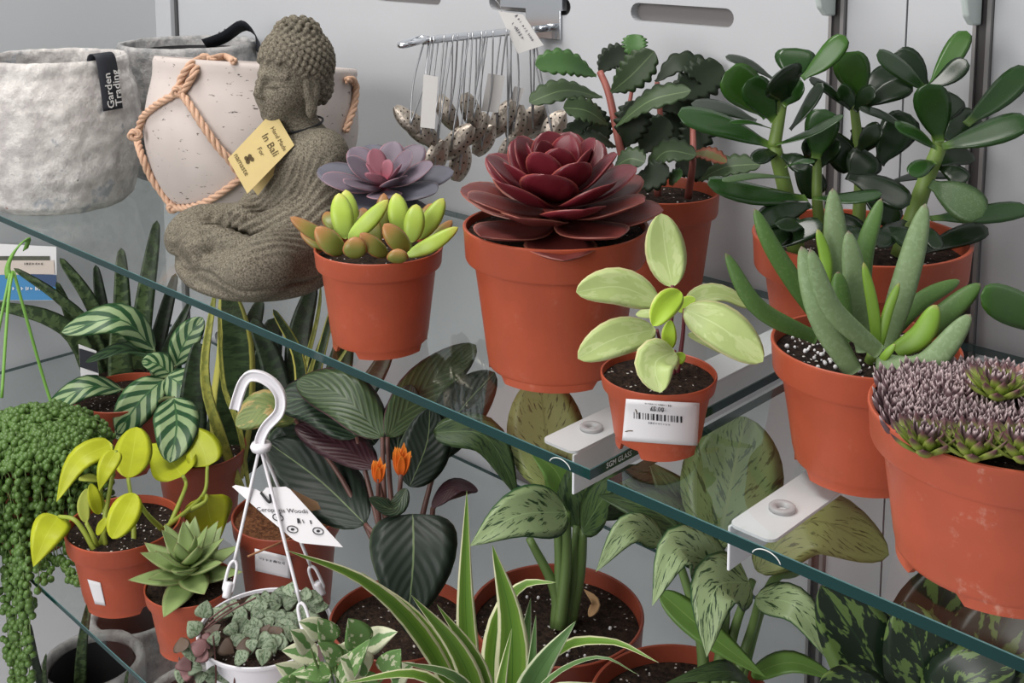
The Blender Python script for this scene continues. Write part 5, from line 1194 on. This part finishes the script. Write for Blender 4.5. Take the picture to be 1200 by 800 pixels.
for (u0, v0), (u1, v1) in (((236, 740), (226, 815)), ((250, 745), (252, 830)), ((210, 770), (206, 830)), ((276, 770), (270, 830)), ((290, 770), (286, 830)), ((300, 700), (240, 738)), ((280, 705), (246, 725)), ((272, 712), (230, 745))):
    tube('trailing_stem', [W(u0, v0, pHt.D-.05), W((u0+u1)/2+2, (v0+v1)/2-4, pHt.D-.052), W(u1, v1, pHt.D-.05)], .0009, 'hearts_stem', thH, sides=5)
# card tied to the hanger
dk = pHt.D-.012
Q = [W(272, 570, dk+.01), W(338, 571, dk+.005), W(402, 640, dk-.015), W(344, 634, dk-.012)]
def card_pt(u, v):
    n = (Q[1]-Q[0]).cross(Q[3]-Q[0]).normalized(); r = ray(u, v); t = (Q[0]-CAM).dot(n)/r.dot(n); return CAM+r*t
out = [(272, 570), (276, 568), (300, 573), (307, 577), (312, 571), (335, 570), (340, 573), (402, 641), (352, 636), (345, 633), (308, 602)]
Vc = [card_pt(u, v) for u, v in out]; nc = (Q[1]-Q[0]).cross(Q[3]-Q[0]).normalized(); nc = nc if nc.dot(CAM-Q[0]) > 0 else -nc
thc = thing('care_card', 'white handwritten care card tied to the white pot hanger', 'card', Vc[7])
n = len(Vc); cardo = mesh('card', [p+nc*.0003 for p in Vc]+[p-nc*.0003 for p in Vc], [tuple(range(n)), tuple(range(n, 2*n))[::-1]]+[(i, i+n, (i+1) % n+n, (i+1) % n) for i in range(n)], 'paper', thc, smooth=False)
mesh('card_back', [W(u, v, dk+.016) for u, v in ((340, 572), (372, 588), (384, 612), (352, 590))]+[W(u, v, dk+.0166) for u, v in ((340, 572), (372, 588), (384, 612), (352, 590))], [(0, 1, 2, 3), (7, 6, 5, 4), (0, 4, 5, 1), (1, 5, 6, 2), (2, 6, 7, 3), (3, 7, 4, 0)], 'kraft_brown', thc, smooth=False)
def card_text(t, u, v, h, slope=.12, shear=.35, m='ink'):
    V, F = text_geo(t, 1.0, 'CENTER') if isinstance(t, str) else scribble(t, 1.0, 11); mesh('lettering', [card_pt(u+x*h-y*h*shear*.6, v-y*h*.9+x*h*slope)+nc*.0012 for x, y in V], F, m, cardo, smooth=False)
card_text('Ceropegia Woodii', 331, 598, 8, .04); card_text(3, 359, 611, 12, .1)
for u, v in ((326, 606), (343, 620), (373, 622)):
    ring = [card_pt(u+6*math.cos(k*math.pi/10)+1.5*math.sin(k*math.pi/10), v+4*math.sin(k*math.pi/10))+nc*.001 for k in range(21)]; tube('icon_ring', ring, .0004, 'ink', cardo, n=30, sides=4)
    dot = [card_pt(u+2.2*math.cos(k*math.pi/4), v+1.6*math.sin(k*math.pi/4))+nc*.001 for k in range(8)]; mesh('icon_dot', dot, [tuple(range(8))], 'ink', cardo, smooth=False)
tube('card_cord', [card_pt(306, 577)+nc*.001, card_pt(314, 586)+nc*.003, card_pt(318, 588)+nc*.003, card_pt(317, 579)+nc*.002], .0012, 'black_cord', thc, sides=6)
# dark prayer plant with orange flowers
cO = PZ(470, 722, ZL+.13); cO.z = ZL
po_ = potted_at('prayer_plant', 'dark ribbed-leaved plant with two orange flowers in a terracotta pot', cO, .067, .13, mat='terracotta_dark', lip=.2, na=.2)
for pts, w, m, kw in [([(418, 512, 6), (372, 470, 9), (322, 470, 10)], 60, 'crocata', dict(face=.7)), ([(448, 512, 3), (402, 464, 7), (348, 446, 10)], 60, 'crocata_light', dict(face=.7)), ([(454, 512, 3), (496, 456, 7), (558, 404, 10)], 54, 'crocata_light', dict(face=.8)), ([(440, 548, 2), (400, 522, 6), (346, 498, 9)], 46, 'crocata_maroon', dict(face=.6)), ([(428, 614, 2), (374, 562, 7), (314, 518, 9)], 78, 'crocata_dark', dict(face=.8)),
        ([(484, 602, -5), (484, 660, -8), (476, 742, -9)], 104, 'crocata_dark', dict(face=.85, shape='heart')), ([(346, 492, 10), (312, 478, 9), (276, 498, 9)], 44, 'crocata_sick', dict(face=.7)), ([(480, 570, 1), (500, 520, 2), (504, 478, 2)], 60, 'crocata_dark', dict(face=.9)), ([(500, 540, 4), (540, 480, 6), (580, 436, 7)], 60, 'crocata_dark', dict(face=.85)), ([(560, 574, 3), (534, 570, 2), (506, 594, 1)], 26, 'crocata_maroon', dict(face=.3)),
        ([(476, 572, -3), (462, 596, -5), (432, 584, -6)], 24, 'crocata', dict(face=.5)), ([(440, 520, 12), (420, 500, 12), (400, 520, 12)], 60, 'crocata_dark', dict(face=.9)), ([(420, 560, 12), (400, 580, 12), (370, 540, 12)], 60, 'crocata_dark', dict(face=.9)), ([(360, 500, 12), (340, 520, 12), (318, 545, 12)], 50, 'crocata_dark', dict(face=.9)), ([(400, 490, 12), (360, 500, 12), (330, 490, 12)], 60, 'crocata_dark', dict(face=.8)), ([(462, 540, 5), (470, 500, 6), (482, 450, 6)], 50, 'crocata_dark', dict(face=.9))]:
    po_.L(pts, w, m, **{'shape': 'oval', **TH, 'n': 14, 'wave': .05, **kw})
for pts in [[(466, 690, 0), (452, 600, 1), (448, 512, 2)], [(462, 690, 0), (440, 600, 3), (418, 512, 6)], [(470, 690, 0), (458, 580, 3), (454, 512, 3)], [(470, 690, -1), (450, 640, 0), (428, 614, 2)], [(478, 690, 0), (496, 600, 3), (528, 482, 5)], [(476, 690, -1), (480, 640, -3), (484, 604, -5)], [(480, 690, 1), (505, 610, 3), (512, 590, 3), (556, 574, 3)], [(468, 690, -1), (452, 610, 0), (440, 548, 2)], [(464, 690, 0), (400, 560, 6), (346, 492, 10)], [(470, 690, 0), (466, 620, 0), (470, 555, -2)], [(468, 690, 0), (446, 620, 0), (443, 560, -2)]]:
    po_.S(pts, [4, 2.6], 'crocata_stem')
random.seed(2)
for (u, v, s, lab_) in ((470, 558, 1.0, 0), (443, 566, .78, 1)):
    for k in range(9):
        a = k*2.39996; sp = 5+7*((k % 3)/2); du = math.cos(a)*sp*s; dd_ = math.sin(a)*sp*.08*s
        po_.L([(u, v, -2), (u+du*.7, v-20*s, -2+dd_*.6), (u+du*1.15, v-(34+6*(k % 2)-5*(k % 3))*s, -2+dd_)], 11*s, 'flower', name='petal', shape='lance', tb=.05, fold=.2, face=.8)
# silver-leaved aglaonemas
c1 = PZ(652, 716, ZL+.15); c1.z = ZL
p1_ = potted_at('aglaonema_plant', 'silver-green mottled leafy plant in a wide terracotta pot below the shelf corner', c1, .080, .15, mat='terracotta_dark', lip=.2)
for pts, w, m, kw in [([(664, 600, -2), (606, 604, -6), (550, 640, -8)], 66, 'aglaonema', dict(face=.75)), ([(508, 506, 0), (570, 512, 0), (608, 584, 0)], 44, 'aglaonema_dark', dict(face=.7)), ([(648, 575, 0), (640, 510, 2), (632, 440, 4)], 92, 'aglaonema_olive', dict(face=1)), ([(676, 620, 0), (690, 560, -1), (705, 510, -2)], 64, 'aglaonema_dark', dict(face=.9)), ([(682, 622, -2), (722, 572, -5), (778, 602, -8)], 52, 'aglaonema_dark', dict(face=.5)), ([(664, 580, 0), (650, 550, 0), (622, 530, 0)], 40, 'aglaonema_plain', dict(face=.7)), ([(690, 600, 2), (740, 570, 4), (800, 560, 5)], 60, 'aglaonema_dark', dict(face=.6)), ([(676, 610, 1), (668, 570, 1), (672, 530, 1)], 40, 'aglaonema_plain', dict(face=.9))]:
    p1_.L(pts, w, m, shape='acum' if m != 'aglaonema_olive' else 'oval', **{**TH, 'n': 14, **kw})
for pts in [[(652, 735, 0), (656, 660, 0), (650, 575, 0)], [(664, 735, 0), (672, 680, 0), (676, 615, 0)], [(654, 735, 0), (650, 690, 0), (620, 630, 0)], [(668, 730, 0), (680, 670, 0), (684, 620, -1)], [(656, 735, -1), (664, 660, -1), (664, 600, -2)]]:
    p1_.S(pts, [8, 4.5], 'aglaonema_stem')
p1_.L([(690, 722, -4), (698, 706, -5), (684, 690, -5)], 12, 'dry_leaf', name='dry_leaf', shape='lance', face=.8); perlite(p1_, 24, .001, .002)
c2 = PZ(800, 822, ZL+.15); c2.z = ZL
p2_ = potted_at('aglaonema_plant', 'silver-green mottled plant with drooping leaves below the right bracket', c2, .076, .15, mat='terracotta_dark', lip=.2)
for pts, w, m, kw in [([(776, 632, 0), (738, 620, -2), (698, 670, -4)], 38, 'aglaonema', dict(face=.75)), ([(848, 674, -1), (796, 642, -5), (764, 710, -7)], 62, 'aglaonema', dict(face=.8)), ([(878, 682, -2), (838, 690, -6), (828, 770, -8)], 70, 'aglaonema', dict(face=.85)), ([(774, 694, 0), (830, 742, -2), (898, 794, -4)], 36, 'aglaonema_plain', dict(face=.6)), ([(886, 700, -2), (936, 712, -5), (976, 778, -6)], 44, 'aglaonema', dict(face=.7)), ([(842, 640, 1), (858, 560, 3), (874, 488, 6)], 118, 'aglaonema_green', dict(face=1)),
        ([(886, 668, 0), (950, 610, -1), (1042, 650, -2)], 76, 'aglaonema_olive', dict(face=.8)), ([(836, 660, 2), (770, 600, 2), (700, 580, 3)], 60, 'aglaonema_dark', dict(face=.7)), ([(845, 650, 3), (800, 590, 4), (760, 540, 5)], 60, 'aglaonema_dark', dict(face=.9)), ([(880, 790, 0), (930, 776, -2), (990, 800, -3)], 30, 'aglaonema_plain', dict(face=.5)), ([(880, 800, -1), (850, 786, -4), (780, 800, -6)], 30, 'aglaonema_dark', dict(face=.5))]:
    p2_.L(pts, w, m, shape='acum' if m not in ('aglaonema_olive', 'aglaonema_green') else 'oval', **{**TH, 'n': 14, **kw})
for pts in [[(826, 830, 0), (820, 740, 0), (790, 640, 0)], [(842, 830, 0), (860, 740, 0), (882, 680, -1)], [(850, 830, 0), (880, 740, 0), (890, 700, -2)], [(834, 830, 0), (850, 720, 0), (846, 645, 1)], [(858, 830, 0), (900, 690, 1), (930, 672, 2), (945, 664, 3)]]:
    p2_.S(pts, [8, 4.5], 'aglaonema_stem')
# dark variegated plant at the lower right
c3 = Vector((.202, .10, ZL))
p3_ = potted_at('dumb_cane', 'very dark green broad-leaved plant with pale blotches at the lower right', c3, .08, .14, mat='terracotta_dark', lip=.2)
p3_.D = depth(c3+UPZ*.2)
for pts, w, m, kw in [([(1066, 850, 0), (1020, 770, -1), (962, 686, -2)], 96, 'evergreen_dark', dict(face=.95)), ([(1090, 850, -1), (1082, 780, -2), (1060, 704, -2)], 92, 'evergreen_dark', dict(face=.95)), ([(1120, 850, -1), (1150, 790, -2), (1200, 690, -2)], 110, 'evergreen_dark', dict(face=.95)), ([(1100, 850, -2), (1130, 800, -4), (1190, 780, -5)], 80, 'evergreen_dark', dict(face=.9)), ([(1060, 850, 2), (1090, 740, 3), (1120, 660, 3)], 100, 'evergreen_dark', dict(face=.95)), ([(1050, 850, -3), (1010, 812, -5), (960, 800, -6)], 60, 'evergreen_dark', dict(face=.8))]:
    p3_.L(pts, w, m, shape='oval', **{**TH, 'n': 14, **kw})
for a in ((1066, 850, 0), (1090, 850, -1), (1120, 850, -1), (1100, 850, -2)): p3_.S([(1095, 960, 0), (1092, 900, 0), a], [7, 4], 'aglaonema_stem')
# spider plant in front
c4 = W(590, 905, .905); zt = ZL; c4.z = zt
p4_ = potted_at('spider_plant', 'spider plant with long green cream-edged blades at the bottom centre', c4, .055, .09, mat='terracotta', lip=.2)
p4_.D = depth(c4+UPZ*.1)+.01
for pts, w, m, kw in [([(560, 870, 0), (500, 755, -2), (430, 684, -5), (335, 644, -9)], 24, 'spider', dict(face=.6)), ([(560, 870, 1), (546, 720, 1), (547, 574, 1)], 25, 'spider', dict(face=1)), ([(596, 880, -1), (600, 740, -1), (577, 638, -2)], 42, 'spider', dict(face=.95)), ([(576, 870, 1), (582, 740, 1), (610, 688, 0), (652, 682, -1)], 30, 'spider', dict(face=.6)), ([(600, 870, -1), (630, 790, -3), (675, 727, -4)], 36, 'spider_dark', dict(face=.85)),
        ([(600, 870, 0), (650, 768, -2), (714, 752, -5), (772, 776, -8)], 20, 'spider', dict(face=.4)), ([(575, 870, -2), (540, 770, -4), (482, 697, -6)], 28, 'spider', dict(face=.8)), ([(565, 870, 0), (500, 740, -1), (424, 670, -3)], 22, 'spider', dict(face=.6)), ([(580, 870, -2), (560, 780, -3), (512, 708, -4)], 22, 'spider', dict(face=.8)), ([(560, 880, -4), (500, 795, -7), (400, 800, -9)], 20, 'spider', dict(face=.4)), ([(575, 880, -4), (540, 800, -7), (470, 775, -9)], 20, 'spider_dark', dict(face=.5)), ([(590, 880, -3), (640, 800, -5), (700, 770, -7), (748, 790, -8)], 10, 'spider_dark', dict(face=.4)), ([(585, 880, 1), (610, 780, 2), (622, 700, 2)], 26, 'spider_dark', dict(face=.9)), ([(600, 880, -4), (640, 815, -6), (700, 800, -7)], 24, 'spider_dark', dict(face=.6)), ([(585, 880, -4), (586, 810, -6), (600, 735, -6)], 18, 'spider', dict(face=.9)), ([(610, 880, -2), (622, 790, -2), (628, 720, -2)], 16, 'spider_dark', dict(face=.9))]:
    p4_.L(pts, w, m, shape='strap', **{**TH, 'n': 18, 'fold': .3, **kw})
# variegated pothos
c5 = W(402, 875, 1.005); c5.z = ZL
p5_ = potted_at('pothos_plant', 'small white-and-green variegated pothos at the bottom left of the spider plant', c5, .032, .06, mat='terracotta')
p5_.D = 1.01
for b, t, w, m, f_ in [((424, 756), (408, 724), 36, 'g', .9), ((428, 756), (466, 740), 30, 'w', .8), ((400, 800), (434, 748), 26, 'g', .8), ((452, 790), (470, 760), 34, 'g', .9), ((430, 790), (398, 770), 42, 'w', .9), ((398, 775), (372, 752), 24, 'g', .8), ((390, 752), (372, 724), 28, 'g', .9), ((372, 770), (330, 762), 30, 'w', .7), ((364, 760), (340, 738), 26, 'w', .8), ((388, 790), (340, 790), 26, 'g', .6), ((360, 800), (322, 778), 30, 'w', .8), ((378, 742), (350, 728), 26, 'w', .8), ((410, 800), (386, 780), 22, 'g', .8), ((440, 810), (404, 796), 34, 'g', .8), ((345, 806), (324, 800), 24, 'g', .8), ((460, 800), (486, 776), 26, 'w', .8), ((400, 770), (420, 752), 22, 'w', .7), ((412, 776), (390, 756), 26, 'w', .8), ((370, 800), (356, 778), 22, 'w', .7)]:
    d_ = random.uniform(-5, 0); p5_.L([(b[0], b[1], d_), ((b[0]+t[0])/2, (b[1]+t[1])/2-2, d_-.6), (t[0], t[1], d_-1)], w, 'njoy' if m == 'w' else 'njoy_green', shape='heart', face=f_, tb=.04, fold=.12, n=10)
    p5_.S([(402+random.uniform(-10, 10), 880, 0), ((b[0]+402)/2, (b[1]+860)/2, d_/2), (b[0], b[1], d_)], 1.6, 'aglaonema_stem')

# ------------------------------------------------------------------ concrete planters on the base deck
def cplanter(label, u, v, ztop, R):
    c = PZ(u, v, ztop); h = c.z-ZB; c.z = ZB
    th, b = planter('concrete_planter', label, c, [(.001, .004), (R*.9, 0), (R*.98, .01), (R, h*.5), (R*1.0, h*.9), (R*.99, h*.985), (R*.96, h), (R*.86, h), (R*.83, h*.97), (R*.8, h*.2), (.001, h*.15)], 'concrete', .0018, 64)
    mesh('inner_dark', *lathe_geo([(R*.775, h*.95), (R*.74, h*.23), (.001, h*.21)], 40, c), 'planter_inside', th)
    return th, c
tq, cq = cplanter('dark empty concrete planter below the yellow-leaved plant at the left', 108, 772, -.57, .068)
cplanter('grey concrete planter directly below the yellow-leaved plant', 158, 716, -.61, .066)
cplanter('grey concrete planter at the bottom left under the small spiky rosette', 222, 808, -.57, .055)
pn = Plant(tq, depth(cq)-.02)
pn.L([(92, 860, -2), (96, 760, -2), (106, 698, 0)], 17, 'snake', shape='blade', n=14, face=.9, fold=.25, tb=.1)
pn.L([(70, 860, -4), (45, 790, -6), (34, 728, -7)], 12, 'snake_dark', shape='blade', n=12, face=.9); pn.L([(60, 850, -4), (52, 790, -6), (54, 765, -6)], 8, 'snake', shape='blade', n=12, face=.9)
pn.L([(150, 860, -4), (146, 815, -5), (150, 784, -5)], 8, 'snake', shape='blade', n=10, face=.9)
bpy.context.view_layer.update()
